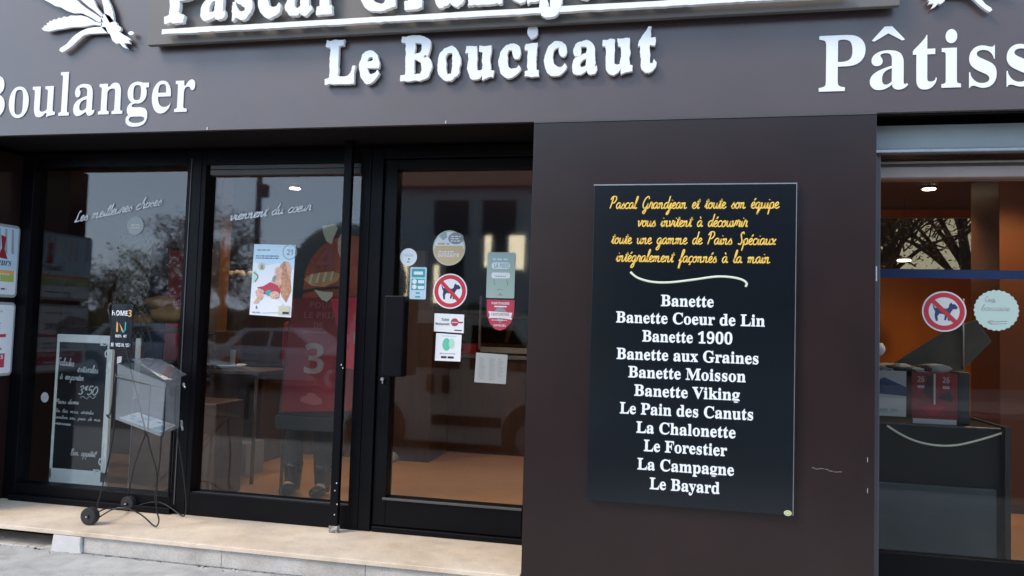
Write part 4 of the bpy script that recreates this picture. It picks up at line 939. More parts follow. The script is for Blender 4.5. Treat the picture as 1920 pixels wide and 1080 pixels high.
holder('poster_holder', 'lower poster holder on the left pillar, white poster with crimson bands', zd, zc_, d2)

# ================================================================== LEAFLET TROLLEY ON THE STEP
tr = thing('leaflet_trolley', 'black wire trolley on small wheels holding a clear leaflet box, on the step', 'leaflet rack', (-3.45, 4.52, ZS))
mb = MB(); r = .0048
def W(*q, rr=r, sm=4): mb.tube([P(x, y, Y) for x, y, Y in q], rr, 'wire', 6, sm)
zf = lambda px, py: PZ(px, py, ZS+.006)
W((203, 580, 4.36), (206, 572, 4.36), (212, 574, 4.37), (232, 640, 4.36), (252, 720, 4.35), (266, 780, 4.34), (272, 812, 4.33), (262, 842, 4.40), (250, 880, 4.52), (240, 930, 4.68))
W((203, 580, 4.36), (214, 640, 4.38), (219, 700, 4.39), (216, 780, 4.38), (206, 850, 4.36), (192, 912, 4.35), (180, 955, 4.35))
W((262, 590, 4.62), (266, 586, 4.62), (279, 622, 4.62), (292, 676, 4.62)); W((262, 590, 4.62), (268, 640, 4.62), (272, 680, 4.62), rr=.003)
W((275, 812, 4.34), (284, 850, 4.36), (294, 890, 4.38), (293, 950, 4.39), (298, 974, 4.39), (294, 986, 4.385), (286, 984, 4.38), (266, 966, 4.37), (240, 954, 4.36), (214, 954, 4.35), (184, 971, 4.35))
W((332, 812, 4.60), (340, 860, 4.63), (347, 915, 4.67), (349, 950, 4.68), (346, 966, 4.68), (338, 965, 4.68), (312, 947, 4.70), (290, 941, 4.70), (262, 947, 4.72), (236, 958, 4.70))
W((302, 814, 4.45), (300, 860, 4.55), (292, 915, 4.62), (290, 940, 4.70)); W((180, 962, 4.36), (206, 952, 4.5), (240, 956, 4.70)); W((205, 953, 4.50), (224, 951, 4.60), (240, 945, 4.7), rr=.004)
W((214, 705, 4.36), (250, 714, 4.34), (306, 728, 4.31), (309, 735, 4.31), (307, 812, 4.31), (300, 815, 4.31), (290, 812, 4.315)); W((282, 720, 4.325), (277, 812, 4.33)); W((222, 690, 4.5), (216, 706, 4.36), (208, 772, 4.37), (200, 778, 4.37), (206, 784, 4.38))
W((345, 718, 4.56), (332, 724, 4.56), (329, 735, 4.55), (328, 800, 4.55), (334, 808, 4.56), rr=.004)
mb.build('wire_frame', tr)
mb = MB()
for (x, y) in ((344, 718), (340, 788)):
    c0 = P(x, y, 4.54); pts = [c0+Vector((.004*math.sin(k*1.9)+.004*k*.6, 0, -.011*k*(.6+.6*(y > 750)))) for k in range(6)]
    for a, b in zip(pts, pts[1:]): mb.tube([a, (a+b)/2+Vector((.005, .003, 0)), b, (a+b)/2+Vector((-.005, -.003, 0))], .0016, 'chrome', 5, 3, closed=True)
mb.build('chain', tr)
for (px, py, yy, rad) in ((161, 986, 4.33, .056), (247, 955, 4.72, .050)):
    c = PZ(px, py, ZS); z = ZS+rad
    w_ = MB(); w_.lathe((0, 0, 0), [(rad*.80, -.024), (rad*.96, -.022), (rad, -.015), (rad, .015), (rad*.96, .022), (rad*.80, .024)], 'rubber', 40)
    bmesh.ops.rotate(w_.bm, verts=w_.bm.verts, matrix=Matrix.Rotation(RAD(90), 3, 'X')); bmesh.ops.translate(w_.bm, verts=w_.bm.verts, vec=(c.x, yy, z))
    for f_ in w_.bm.faces: f_.smooth = False
    wo = w_.build('wheel', tr)
    h = MB(); h.cyl((c.x, yy-.0242, z), (c.x, yy-.0225, z), rad*.60, 'plastic', 28); h.cyl((c.x, yy-.034, z), (c.x, yy-.0243, z), rad*.22, 'plastic', 20); h.cyl((c.x, yy-.037, z), (c.x, yy-.0341, z), .006, 'chrome', 12); h.build('hub', wo)
# clear box
A_, B_, C_, D_ = P(217, 786, 4.37), P(301, 818, 4.30), P(335, 801, 4.56), P(259, 774, 4.62)
A2, B2, C2, D2 = P(221, 682, 4.37), P(311, 718, 4.30), P(338, 706, 4.56), P(262, 680, 4.62)
def sheet(mb, q, th, m):
    n = (q[1]-q[0]).cross(q[2]-q[0]).normalized()*th; i = mb.mi(m)
    a = [mb.bm.verts.new(p) for p in q]; b = [mb.bm.verts.new(p+n) for p in q]; k = len(q)
    mb.face(a, i); mb.face(b[::-1], i)
    for j in range(k): mb.face([a[j], a[(j+1) % k], b[(j+1) % k], b[j]], i)
mb = MB()
for q in ((A_, B_, B2, A2), (B_, C_, C2, B2), (C_, D_, D2, C2), (D_, A_, A2, D2), (A_, B_, C_, D_)): sheet(mb, q, .003, 'acrylic')
mb.build('leaflet_box', tr)
mb = MB(); L1 = [P(246, 674, 4.45), P(262, 682, 4.36), P(284, 696, 4.30), P(305, 711, 4.24), P(322, 712, 4.26), P(349, 703, 4.55), P(326, 688, 4.60), P(300, 675, 4.62), P(276, 672, 4.60)]
sheet(mb, L1, .004, 'acrylic'); o_ = mb.build('lid', tr)
mb = MB(); mb.tube([L1[k]+Vector((0, 0, .002)) for k in (0, 1, 2, 3, 4, 5)], .0025, 'acrylic', 5, 3); mb.build('lid_rim', tr)
mb = MB(); sheet(mb, [A2+Vector((-.004, 0, .0)), A2+Vector((.03, -.004, .01)), A2+Vector((.03, 0, .05)), A2+Vector((-.004, 0, .045))], .004, 'paperdim'); mb.build('hinge', tr)
# leaflets lying in the box
random.seed(9); up_ = Vector((0, 0, 1))
for k, (f0, f1, m, lab) in enumerate(((.03, .42, 'paper', 'white leaflet at the left end of the clear box'), (.28, .68, 'bluepaper', 'pale blue leaflet in the middle of the clear box'), (.50, .97, 'paper', 'white leaflet with a turquoise corner at the right end of the clear box'))):
    def bl(u, v): return (A_.lerp(B_, u)).lerp(D_.lerp(C_, u), v)+up_*(.008+k*.003)
    mb = MB(); j = random.uniform(-.04, .04); q = [bl(f0, .08), bl(f1, .10+j), bl(f1, .90), bl(f0, .92-j)]; sheet(mb, q, .002, m)
    for t in range(4):
        a = random.uniform(f0+.05, f1-.08); b = random.uniform(.2, .7); c_ = [bl(a, b), bl(a+.07, b), bl(a+.07, b+.12), bl(a, b+.12)]; sheet(mb, [p+up_*.0025 for p in c_], .0003, random.choice(['greyprint', 'bluepaper', 'tealdim']))
    if k == 2: sheet(mb, [p+up_*.0032 for p in (bl(.74, .1), bl(.93, .12), bl(.93, .5), bl(.80, .5))], .0003, 'teal')
    if k == 2: sheet(mb, [p+up_*.0032 for p in (bl(.86, .55), bl(.96, .55), bl(.96, .85), bl(.88, .85))], .0003, 'tan')
    tag(recentre(mb.build('leaflet')), lab, 'leaflet', 'leaflets in the clear box')
# sign card fixed to the top of the rack
yc = 4.45; p0, p1 = P(206, 655, yc), P(251, 571, yc); cx, cz = (p0.x+p1.x)/2, (p0.z+p1.z)/2; w_, h_ = (p1.x-p0.x)/2, (p1.z-p0.z)/2
a_ = Art(cx, cz, yc, .004); a_.base([(-w_, -h_), (w_, -h_), (w_, h_), (-w_, h_)], 'boardblack')
a_.text('HOME', -w_*.93, w_*.52, h_*.50, h_*.22, 'vinyl'); a_.text('3', w_*.58, w_*.88, h_*.46, h_*.30, 'orange')
a_.poly([(-w_*.46, -h_*.22), (-w_*.46, h_*.22), (-w_*.34, h_*.22), (-w_*.34, -h_*.02), (-w_*.30, -h_*.22)], 'orange', 1); a_.poly([(-w_*.46, h_*.22), (-w_*.26, h_*.22), (w_*.30, -h_*.24), (w_*.12, -h_*.24)], 'orange', 2)
a_.poly([(w_*.32, h_*.22), (w_*.44, h_*.22), (w_*.44, -h_*.24), (w_*.32, -h_*.24)], 'teal', 3); a_.poly([(w_*.0, -h_*.24), (w_*.44, -h_*.24), (w_*.44, -h_*.15), (w_*.0, -h_*.15)], 'teal', 3)
a_.text('NEYRAT', -w_*.5, w_*.55, -h_*.46, h_*.12, 'vinyl'); a_.text('SERVEZ-VOUS !', -w_*.88, w_*.9, -h_*.86, h_*.15, 'vinyl')
o_ = a_.build('sign_card', tr)

# ================================================================== CHALKBOARD BEHIND THE LEFT WINDOW
yk = 4.99
cbd = thing('chalkboard', 'standing chalkboard with pale ornate frame and white French menu writing behind the left window', 'chalkboard', (-4.3, yk, FZ))
M['frame_paint'] = mat('pale_frame_paint', (.92, .92, .86), .55, var=.06)
p = lambda x, y: P(x, y, yk); xl_, xr_ = p(103, 700).x, p(208, 700).x; zt, zb = p(160, 628).z, FZ
mb = MB(); fw = .045
mb.box(xl_-.0, xr_, yk, yk+.03, zt-.06, zt, 'frame_paint'); mb.box(xr_-fw, xr_, yk, yk+.03, zb+.1, zt-.06, 'frame_paint'); mb.box(xl_, xl_+.02, yk, yk+.03, zb+.1, zt-.06, 'frame_paint')
mb.prism([(xl_, zb), (xl_+.06, zb), (xl_+.09, zb+.05), (xr_-.17, zb+.05), (xr_-.12, zb), (xr_, zb), (xr_, zb+.18), (xl_, zb+.18)], yk, yk+.03, 'frame_paint')
mb.build('frame', cbd, .004)
MB().prism([(xl_+.021, zb+.181), (xr_-fw-.001, zb+.181), (xr_-fw-.001, zt-.061), (xl_+.021, zt-.061)], yk+.008, yk+.02, 'slate').build('slate', cbd)
for cy, sg in ((zt-.06, -1), (zb+.18, 1)):
    mb = MB(); cx_ = xr_-fw
    for q in ([(-.05, 0), (-.02, .015), (.01, .0), (.02, .03), (.005, .06), (.02, .10), (.012, .16), (.03, .2)], [(-.05, 0), (-.055, .012), (-.04, .014)], [(.03, .2), (.018, .22), (.008, .2), (.016, .185)], [(.0, .05), (-.012, .07), (-.004, .10), (.006, .09)], [(.012, .02), (.03, .05), (.028, .1), (.014, .14)]):
        mb.tube([(cx_+a, yk-.004, cy+sg*b) for a, b in q], .004, 'frame_paint', 6, 4)
    mb.build('corner_scroll', cbd)
MB().box(xr_+.002, xr_+.035, yk+.25, yk+.27, FZ, zt-.02, 'frame_paint').build('rear_leg', cbd)
ych = yk+.0065; mb = MB(); random.seed(21)
def chalk(t, a, b, xpx, rpx=.85, j=.001): script(mb, t, P(*a, ych), P(*b, ych), xpx*mppl(*a, ych), rpx*mppl(*a, ych), 'chalk', j, k=3, slant=.2, flat=.2)
chalk('Salades', (107, 684), (138, 687), 7, .8); chalk('estivales', (145, 697), (183, 700), 7, .8); chalk('à emporter', (112, 710), (156, 714), 6); chalk('3€50', (146, 739), (182, 741), 8, 1.2)
mb.tube([P(x, y, ych) for x, y in ((150, 746), (156, 743), (162, 748), (168, 743), (174, 747), (180, 742))], .6*mppl(160, 740, ych), 'chalk', 5, 3, flat=.3)
chalk('Pains divers', (104, 756), (147, 758), 4); chalk('lin, bio, maïs, céréales' .replace('ï', 'i').replace('b', 'b'), (104, 772), (175, 777), 3.2, .55); chalk('jambon cru, pain de mie', (103, 784), (187, 790), 3.0, .55); chalk('viennoises ...', (103, 795), (140, 799), 3.0, .55)
chalk('Bon appétit!'.replace('é', 'é'), (132, 853), (180, 857), 6, .8)
mb.build('chalk_writing', cbd)

# ================================================================== INSIDE THE SHOP
yb2 = 5.30
bn = thing('promo_banner', 'round topped red promotional banner standing behind the sliding window', 'banner', (-2.55, yb2, FZ))
q = lambda x, y: P(x, y, yb2)
def poly_px(name, pts, m, y0, y1, parent):
    w__ = [P(a, b, yb2) for a, b in pts]; return MB().prism([(v.x, v.z) for v in w__], y0, y1, m).build(name, parent)
arc = [(655+108*math.cos(RAD(a)), 530-116*math.sin(RAD(a))) for a in range(0, 175, 8)]
M['rim'] = mat('dark_rim', (.02, .014, .012), .5)
M['warmprint'] = mat('orange_brown_print', (.46, .095, .028), .6, vscale=5, col2=(.20, .03, .012))  # mottled print, orange to dark brown
M['redpanel'] = mat('banner_red_print', (.19, .014, .018), .6, var=.15, vscale=3)
poly_px('rim', [(763, 590)]+arc+[(546, 560), (522, 775), (520, 806), (650, 796)], 'rim', yb2, yb2+.02, bn)
arc2 = [(658+88*math.cos(RAD(a)), 536-94*math.sin(RAD(a))) for a in range(0, 175, 8)]
poly_px('upper_print', [(746, 585)]+arc2+[(566, 566)], 'warmprint', yb2-.003, yb2-.0005, bn)
poly_px('lower_print', [(548, 560), (640, 556), (700, 556), (690, 770), (527, 772)], 'redpanel', yb2-.006, yb2-.0035, bn)
mb = MB()
def pp_(pts, m, dy): w__ = [P(a, b, yb2) for a, b in pts]; mb.prism([(v.x, v.z) for v in w__], yb2-dy-.001, yb2-dy, m)
pp_([(605, 424), (628, 420), (634, 428), (626, 446), (622, 458), (612, 452), (606, 436)], 'sand', .0035); pp_([(634, 450), (644, 432), (652, 440), (650, 484), (640, 488), (634, 470)], 'skinprint', .0035)
pp_([(570, 524), (580, 516), (600, 511), (622, 509), (640, 514), (632, 528), (608, 538), (584, 536)], 'bread', .0035)
for k in range(4): pp_([(584+k*13, 514-k*1.5), (588+k*13, 513-k*1.5), (583+k*13, 533-k*2), (579+k*13, 532-k*2)], 'sand', .0050)
pp_([(560, 545), (590, 540), (640, 536), (640, 541), (590, 546), (562, 552)], 'rim', .0040)
pp_([(590, 543), (606, 547), (625, 548), (624, 556), (614, 566), (604, 562)], 'sand', .0070); pp_([(664, 625), (682, 612), (683, 640), (664, 645)], 'paperdim', .0070)
pp_([(620, 560), (700, 556), (700, 700), (650, 690), (634, 620)], 'red', .0062)
mb.build('picture', bn)
mb = MB(); M['bannerink'] = mat('banner_lettering', (.30, .07, .07), .6); M['bannerwhite'] = mat('banner_number', (.26, .18, .17), .6)
for t_, x0, x1, y, c, m in (('4', 594, 630, 506, 44, 'bannerink'), ('POUR', 582, 626, 578, 12, 'bannerink'), ('LE PRIX', 571, 632, 597, 12, 'bannerink'), ('DE', 589, 606, 616, 12, 'bannerink'), ('3', 570, 607, 700, 56, 'bannerwhite')):
    A, B = P(x0, y, yb2), P(x1, y, yb2); me = loops_mesh(lay(boldss(t_), A.x, B.x, (A.z+B.z)/2, c*mppl(600, 650, yb2), capref=boldss('L')), .001); mb.addmesh(me, m, Matrix.Translation((0, yb2-.0075, 0)) @ XZ)
pp_([(563, 752), (566, 744), (574, 742), (580, 736), (590, 737), (596, 744), (603, 747), (605, 757), (588, 760)], 'bannerink', .007); pp_([(568, 621), (614, 623), (614, 625), (568, 623)], 'bannerink', .007)
mb.build('lettering', bn)
MB().box(q(520, 780).x, q(650, 780).x, yb2-.03, yb2-.01, q(520, 803).z, q(520, 778).z, 'plastic').build('base_strip', bn, .004)
for sx in (q(528, 800).x, q(700, 800).x): MB().tube([(sx, yb2+.03, FZ), (sx, yb2+.03, 1.3)], .012, 'rim', 8, 0).build('leg', bn)

# person standing behind the banner
pe = None
def skin_body(name, verts, edges, rad, m, root=0, sub=2):
    me = bpy.data.meshes.new(name); me.from_pydata(verts, edges, []); me.materials.append(m); o = bpy.data.objects.new(name, me); link(o)
    sk = o.modifiers.new('s', 'SKIN'); o.modifiers.new('u', 'SUBSURF').levels = sub; o.modifiers['u'].render_levels = sub; sk.use_smooth_shade = True
    for i, r_ in enumerate(rad): me.skin_vertices[0].data[i].radius = r_ if isinstance(r_, tuple) else (r_, r_)
    me.skin_vertices[0].data[root].use_root = True
    dg = bpy.context.evaluated_depsgraph_get(); dg.update(); nm = bpy.data.meshes.new_from_object(o.evaluated_get(dg)); bpy.data.objects.remove(o)
    o = bpy.data.objects.new(name, nm); link(o); return o
X0, Y0 = -2.72, 5.56; lx, rx = P(548, 900, Y0).x, P(604, 900, Y0).x; cxp = (lx+rx)/2
vs = [(cxp, Y0, 1.02), (cxp, Y0, 1.25), (cxp, Y0+.01, 1.46), (cxp, Y0, 1.56), (cxp, Y0-.02, 1.66), (cxp, Y0-.02, 1.74),
      (lx+.03, Y0, .92), (lx+.0, Y0-.01, .56), (lx, Y0+.02, .24), (lx-.01, Y0-.08, .18), (rx-.03, Y0, .92), (rx, Y0-.01, .56), (rx, Y0+.02, .24), (rx+.01, Y0-.08, .18),
      (cxp-.19, Y0, 1.44), (cxp-.22, Y0+.04, 1.16), (cxp-.10, Y0-.05, 1.06), (cxp-.02, Y0-.06, 1.06), (cxp+.19, Y0, 1.44), (cxp+.26, Y0+.02, 1.16), (cxp+.24, Y0-.03, 1.02), (cxp+.22, Y0-.05, .98)]
es = [(0, 1), (1, 2), (2, 3), (3, 4), (4, 5), (0, 6), (6, 7), (7, 8), (8, 9), (0, 10), (10, 11), (11, 12), (12, 13), (2, 14), (14, 15), (15, 16), (16, 17), (2, 18), (18, 19), (19, 20), (20, 21)]
rd = [(.15, .11), (.14, .10), (.15, .10), .055, .085, .075, .095, .065, .05, .04, .095, .065, .05, .04, .06, .045, .035, .03, .06, .045, .035, .03]
pe = skin_body('person', vs, es, rd, M['skin']); tag(pe, 'person in dark trousers, red jacket and black shoes standing behind the red banner', 'person'); recentre(pe)
def wear(name, idx, grow, m, sub=2):
    mp_ = {v: k for k, v in enumerate(idx)}; o = skin_body(name, [vs[i] for i in idx], [(mp_[a], mp_[b]) for a, b in es if a in mp_ and b in mp_], [tuple(c+grow for c in rd[i]) if isinstance(rd[i], tuple) else rd[i]+grow for i in idx], m, 0, sub)
    o.parent = pe; o.location = -pe.location; return o
wear('trousers', [0, 6, 7, 8, 10, 11, 12], .02, M['cloth']); wear('jacket', [0, 1, 2, 14, 15, 16, 18, 19, 20], .022, M['darkred'])
mb = MB(); mb.blob((cxp, Y0, 1.76), .115, 'hair', 3, (1, 1.05, 1), .1, 3); mb.build('hair', pe)
mb = MB(); mb.blob((cxp, Y0-.115, 1.67), .014, 'skin', 2, (.8, 1.3, 1.2), 0)
for s_ in (-1, 1): mb.blob((cxp+s_*.032, Y0-.098, 1.695), .010, 'ink', 1, (1, .5, .6), 0); mb.blob((cxp+s_*.088, Y0-.01, 1.68), .02, 'skin', 1, (.4, .7, 1.2), 0)
mb.build('face', pe)
for x in (lx, rx):
    mb = MB(); mb.blob((x, Y0-.06, FZ+.045), .06, 'leather', 3, (.85, 2.1, .75), .02, 1); mb.tube([(x, Y0+.01, FZ+.03), (x, Y0+.01, FZ+.12), (x, Y0+.01, FZ+.24)], lambda t: .055+.02*t, 'leather', 14, 3); mb.build('shoe', pe)
for sgn, base in ((-1, Vector((cxp-.02, Y0-.06, 1.06))), (1, Vector((cxp+.22, Y0-.05, .98)))):
    hd = MB(); hd.blob(base+Vector((0, -.03, -.02)), .04, 'skin', 2, (.9, 1.1, .55), .03)
    for f in range(4): hd.tube([base+Vector((-.027+.018*f, -.06, -.02)), base+Vector((-.027+.018*f, -.095+.004*abs(f-1), -.03)), base+Vector((-.026+.017*f, -.115+.005*abs(f-1), -.05))], .0085, 'skin', 6, 2)
    hd.tube([base+Vector((-sgn*.032, -.03, -.015)), base+Vector((-sgn*.052, -.06, -.02)), base+Vector((-sgn*.05, -.085, -.03))], .0095, 'skin', 6, 2); hd.build('hand', pe)

# ceiling spots
def spot(px, py, label, z=2.915, power=22):
    p_ = PZ(px, py, z); t = thing('ceiling_spot', label, 'ceiling light', (p_.x, p_.y, z), 'lit ceiling spots in the shop')
    MB().cyl((p_.x, p_.y, z+.004), (p_.x, p_.y, z-.012), .07, 'alu').build('ring', t); MB().cyl((p_.x, p_.y, z-.013), (p_.x, p_.y, z-.018), .055, 'lamp').build('bulb', t)
    l_ = bpy.data.lights.new('spot_light', 'SPOT'); l_.energy = power; l_.color = (1, .72, .42); l_.spot_size = RAD(120); l_.spot_blend = .7; l_.shadow_soft_size = .06
    lo = bpy.data.objects.new('spot_light', l_); link(lo); lo.parent = t; lo.location = (0, 0, -.06)
spot(553, 351, 'lit ceiling spot seen above the words on the sliding window')
spot(1742, 352, 'lit ceiling spot near the top of the right entrance')
spot(413, 436, 'lit ceiling spot beside the orange wooden post in the sliding window')
for k, (x, y) in enumerate(((-1.4, 6.3), (-3.1, 6.2), (.6, 7.0), (2.6, 6.3))):  # the spot over the black counter is added to brighten that side
    t = thing('ceiling_spot', ('lit ceiling spot just inside the shop door', 'lit ceiling spot above the banner', 'lit ceiling spot behind the brown pillar', 'ceiling spot added above the black counter to brighten the right entrance')[k], 'ceiling light', (x, y, 2.915), 'lit ceiling spots in the shop')
    MB().cyl((x, y, 2.919), (x, y, 2.905), .07, 'alu').build('ring', t); MB().cyl((x, y, 2.904), (x, y, 2.899), .055, 'lamp').build('bulb', t)
    l_ = bpy.data.lights.new('spot_light', 'SPOT'); l_.energy = (26, 26, 26, 38)[k]; l_.color = (1, .74, .45); l_.spot_size = RAD(125); l_.spot_blend = .7; l_.shadow_soft_size = .06
    lo = bpy.data.objects.new('spot_light', l_); link(lo); lo.parent = t; lo.location = (0, 0, -.06)
p_ = P(1695, 487, 8.2); t = thing('lamp_reflection_disc', 'small glowing disc added for a lamp reflection, left of centre in the right entrance', 'lamp', (p_.x, 8.2, p_.z))  # glowing disc hung here to stand in for a lamp's reflection
MB().cyl((p_.x, 8.2, p_.z), (p_.x, 8.2, p_.z+.02), .075, 'plastic').build('shade', t); MB().cyl((p_.x, 8.2, p_.z+.02), (p_.x, 8.2, 2.92), .0015, 'ink', 6).build('cord', t); MB().cyl((p_.x, 8.2, p_.z-.002), (p_.x, 8.2, p_.z-.014), .06, 'lamp').build('bulb', t)

# furniture seen through the left window and the sliding window
def crate(name, label, cat, x0, x1, y0, y1, z0, z1, m, bev=.01, group=None):
    o = MB().box(x0, x1, y0, y1, z0, z1, m).build(name, None, bev); return tag(recentre(o), label, cat, group)
ct = thing('display_counter', 'long dark counter along the left part of the shop', 'counter', (-4.8, 6.6, FZ))
MB().box(-7.6, -3.75, 6.55, 7.3, FZ, 1.02, 'darkwood').build('body', ct, .01); MB().box(-7.65, -3.70, 6.48, 7.35, 1.021, 1.06, 'counter').build('worktop', ct, .008)
def brick_tex(name, c1, c2, sx, sz):
    m = mat(name, c1, .5); n = m.node_tree.nodes; l = m.node_tree.links; tc = n.new('ShaderNodeTexCoord'); mp = n.new('ShaderNodeMapping'); mp.inputs['Scale'].default_value = (sx, sx, sz); ck = n.new('ShaderNodeTexChecker'); ck.inputs['Scale'].default_value = 1
    ck.inputs[1].default_value = (*c1, 1); ck.inputs[2].default_value = (*c2, 1); l.new(tc.outputs['Object'], mp.inputs[0]); l.new(mp.outputs[0], ck.inputs[0]); l.new(ck.outputs[0], n['Principled BSDF'].inputs['Base Color']); return m
M['check'] = brick_tex('checked_wrapping', (.34, .36, .25), (.10, .045, .035), 30, 26)
a, b = P(224, 520, 6.8), P(286, 444, 6.8)
tb = thing('gift_box_tower', 'tower of small checked boxes behind the left window', 'box tower', ((a.x+b.x)/2, 6.8, 1.061))
n_ = 5; hh = (b.z-1.2)/n_
MB().box(a.x-.02, b.x+.02, 6.75, 7.0, 1.062, 1.2, 'darkred').build('stand', tb, .005)
for k in range(n_): MB().box(a.x+.01*(k % 2), b.x-.01*((k+1) % 2), 6.76, 6.98, 1.201+k*hh, 1.199+(k+1)*hh, 'check').build('box', tb, .004)
a, b = P(288, 500, 6.8), P(322, 466, 6.8); crate('dark_box', 'dark blue box between the checked tower and the red box', 'box', a.x, b.x, 6.75, 7.0, 1.061, b.z, 'navy')
a, b = P(327, 500, 6.7), P(352, 470, 6.7); rb = crate('red_box', 'red box with a white paper top at the right edge of the left window', 'box', a.x, b.x+.1, 6.6, 6.9, 1.061, b.z, 'red')
mb = MB(); mb.blob(((a.x+b.x)/2+.05, 6.72, b.z+.10), .12, 'paperdim', 2, (1, .8, 1), .5, 4); tag(recentre(mb.build('paper_bag')), 'crumpled pale paper bag on top of the red box', 'bag')
for k, (px, py, s_, m, lab) in enumerate(((270, 600, .09, 'bread', 'round brown loaf low in the left window beside the sign card'), (318, 590, .13, 'bread', 'brown loaf at right in the left window'), (300, 566, .10, 'bread', 'brown loaf above the leaflet box'), (245, 610, .08, 'leaf', 'small green plant behind the sign card'))):
    p_ = P(px, py, 5.95); mb = MB(); mb.blob((p_.x, 5.95, p_.z), s_, m, 2, (1.5, .9, .6), .3, k); tag(recentre(mb.build('loaf' if m == 'bread' else 'plant')), lab, 'bread' if m == 'bread' else 'plant')
sh = thing('bread_shelf', 'low dark shelf carrying loaves behind the left window', 'shelf', (-4.2, 5.95, FZ))
for z in (P(300, 612, 5.95).z-.02, P(300, 700, 5.95).z): MB().box(-5.3, -3.75, 5.75, 6.15, z-.03, z, 'darkwood').build('shelf_board', sh, .004)
for x in (-5.28, -3.78): MB().box(x, x+.03, 5.75, 6.15, FZ, P(300, 612, 5.95).z-.051, 'darkwood').build('upright', sh)
crate('low_cabinet', 'low dark cabinet standing behind the leaflet trolley in the left window', 'cabinet', -4.02, -3.30, 5.12, 5.5, FZ, .86, 'darkwood')
# wooden post, tables
a, b = P(398, 500, 5.9), P(412, 500, 5.9)
tag(recentre(MB().box(a.x-.05, b.x, 5.9, 6.05, FZ, 2.92, 'woodshade').build('wooden_post')), 'orange wooden post at the left of the sliding window', 'post')
def table(label, px, py, y, w__, dm):
    p_ = P(px, py, y); t = thing('side_table', label, 'table', (p_.x, y, FZ), 'small tables in the shop')
    MB().box(p_.x-w__/2, p_.x+w__/2, y-.3, y+.3, p_.z-.03, p_.z, dm).build('table_top', t, .006)
    for sx in (-1, 1):
        for sy in (-1, 1): MB().cyl((p_.x+sx*(w__/2-.04), y+sy*.25, FZ), (p_.x+sx*(w__/2-.04), y+sy*.25, p_.z-.031), .016, 'darkwood', 8).build('leg', t)
    return p_
t1 = table('small dark table low in the sliding window under the white plates', 430, 690, 6.0, .9, 'darkwood')
def plate(label, px, py, y, r_, sq=.5):
    p_ = P(px, py, y); mb = MB(); mb.lathe((p_.x, y, p_.z), [(r_*.55, 0), (r_*.6, .006), (r_, .03), (r_*.98, .034), (r_*.55, .012)], 'paper'); tag(recentre(mb.build('plate')), label, 'plate')
plate('pale plate on the small dark table, lower left of the child poster', 424, 690, 5.95, .17)
crate('menu_card', 'pale folded card standing on the small dark table', 'card', t1.x-.14, t1.x+.06, 5.98, 5.99, t1.z, t1.z+.16, 'paperdim', .001)
p_ = P(425, 800, 6.0); crate('storage_box', 'grey box on the floor under the small table', 'box', p_.x-.2, p_.x+.2, 6.0, 6.3, FZ, .42, 'greyprint')
c2 = thing('pastry_counter', 'dark pastry counter with white meringues left of the child poster', 'counter', (-3.5, 7.2, FZ))
zc = P(430, 520, 7.2).z; MB().box(-4.6, -2.3, 7.2, 7.8, FZ, zc, 'darkwood').build('body', c2, .01)
for k in range(9):
    px = 403+k*8.5; p_ = P(px, 512-random.uniform(0, 5), 7.25); mb = MB(); mb.blob((p_.x, 7.3+random.uniform(0, .15), zc+.04), .05, 'meringue', 2, (1, 1, .9), .4, k); o_ = recentre(mb.build('meringue')); tag(o_, 'one of the white meringues heaped on the pastry counter', 'pastry', 'white meringues on the pastry counter')
mb = MB(); p_ = P(400, 487, 7.1); mb.blob((p_.x, 7.25, zc+.14), .07, 'meringue', 2, (1, 1, 1), .2, 2); tag(recentre(mb.build('egg_jar')), 'pale jar of eggs beside the meringues', 'jar')
for k, (x, c) in enumerate(((-3.0, 'darkred'), (-2.7, 'greyprint'))): crate('gift_bag', ('dark red gift bag on the pastry counter', 'grey gift bag on the pastry counter')[k], 'bag', x, x+.22, 7.4, 7.5, zc+.001, zc+.32, c, .004)

# shelves and baskets behind the door
bc = thing('bread_counter', 'long counter with glass display behind the shop door', 'counter', (-1.2, 8.0, FZ))
zc2 = P(840, 662, 7.95).z; MB().box(-4.2, 1.15, 7.9, 8.5, FZ, zc2-.04, 'darkwood').build('body', bc, .01); MB().box(-2.4, -1.15, 7.86, 8.5, zc2-.039, zc2, 'alu').build('worktop', bc, .003)
a, b = P(902, 655, 7.9), P(992, 655, 7.9); MB().box(a.x, b.x+.3, 7.85, 7.9, a.z-.03, a.z+.03, 'paperdim').build('display_edge', bc, .004)
a = P(900, 655, 7.9); MB().box(a.x-.012, a.x+.012, 7.86, 7.885, a.z, P(900, 555, 7.9).z, 'alu').build('display_post', bc)
bw = thing('bread_rack', 'wooden wall rack of loaves behind the shop door', 'shelf', (-1.3, 9.4, FZ))
MB().box(-4.0, 1.15, 9.5, 9.54, FZ, 2.1, 'darkwood').build('back_panel', bw)
for z in (.9, 1.25, 1.6): MB().box(-3.8, 1.15, 9.2, 9.5, z, z+.03, 'wood').build('shelf_board', bw, .003)
for x in (-3.8, -2.6, -1.4, -.2, 1.0): MB().box(x-.015, x+.015, 9.19, 9.5, FZ, 2.1, 'darkwood').build('upright', bw)
k = 0
for z in (1.281,):
    x = -2.0; nb = 0
    while nb < 3:
        r_ = random.uniform(.035, .05); mb = MB(); mb.tube([(x, 9.25, z+r_), (x+random.uniform(-.01, .01), 9.42, z+r_+.12), (x+.02, 9.46, z+r_+.24)], lambda t: r_*(.6+.4*math.sin(math.pi*t)), 'bread', 8, 3); tag(recentre(mb.build('baguette')), ('left', 'middle', 'right')[nb]+' baguette of the three standing on the wooden rack behind the door', 'bread', 'baguettes on the wall rack'); nb += 1; x += random.uniform(.3, .5)
a, b = P(760, 650, 7.2), P(808, 602, 7.2)
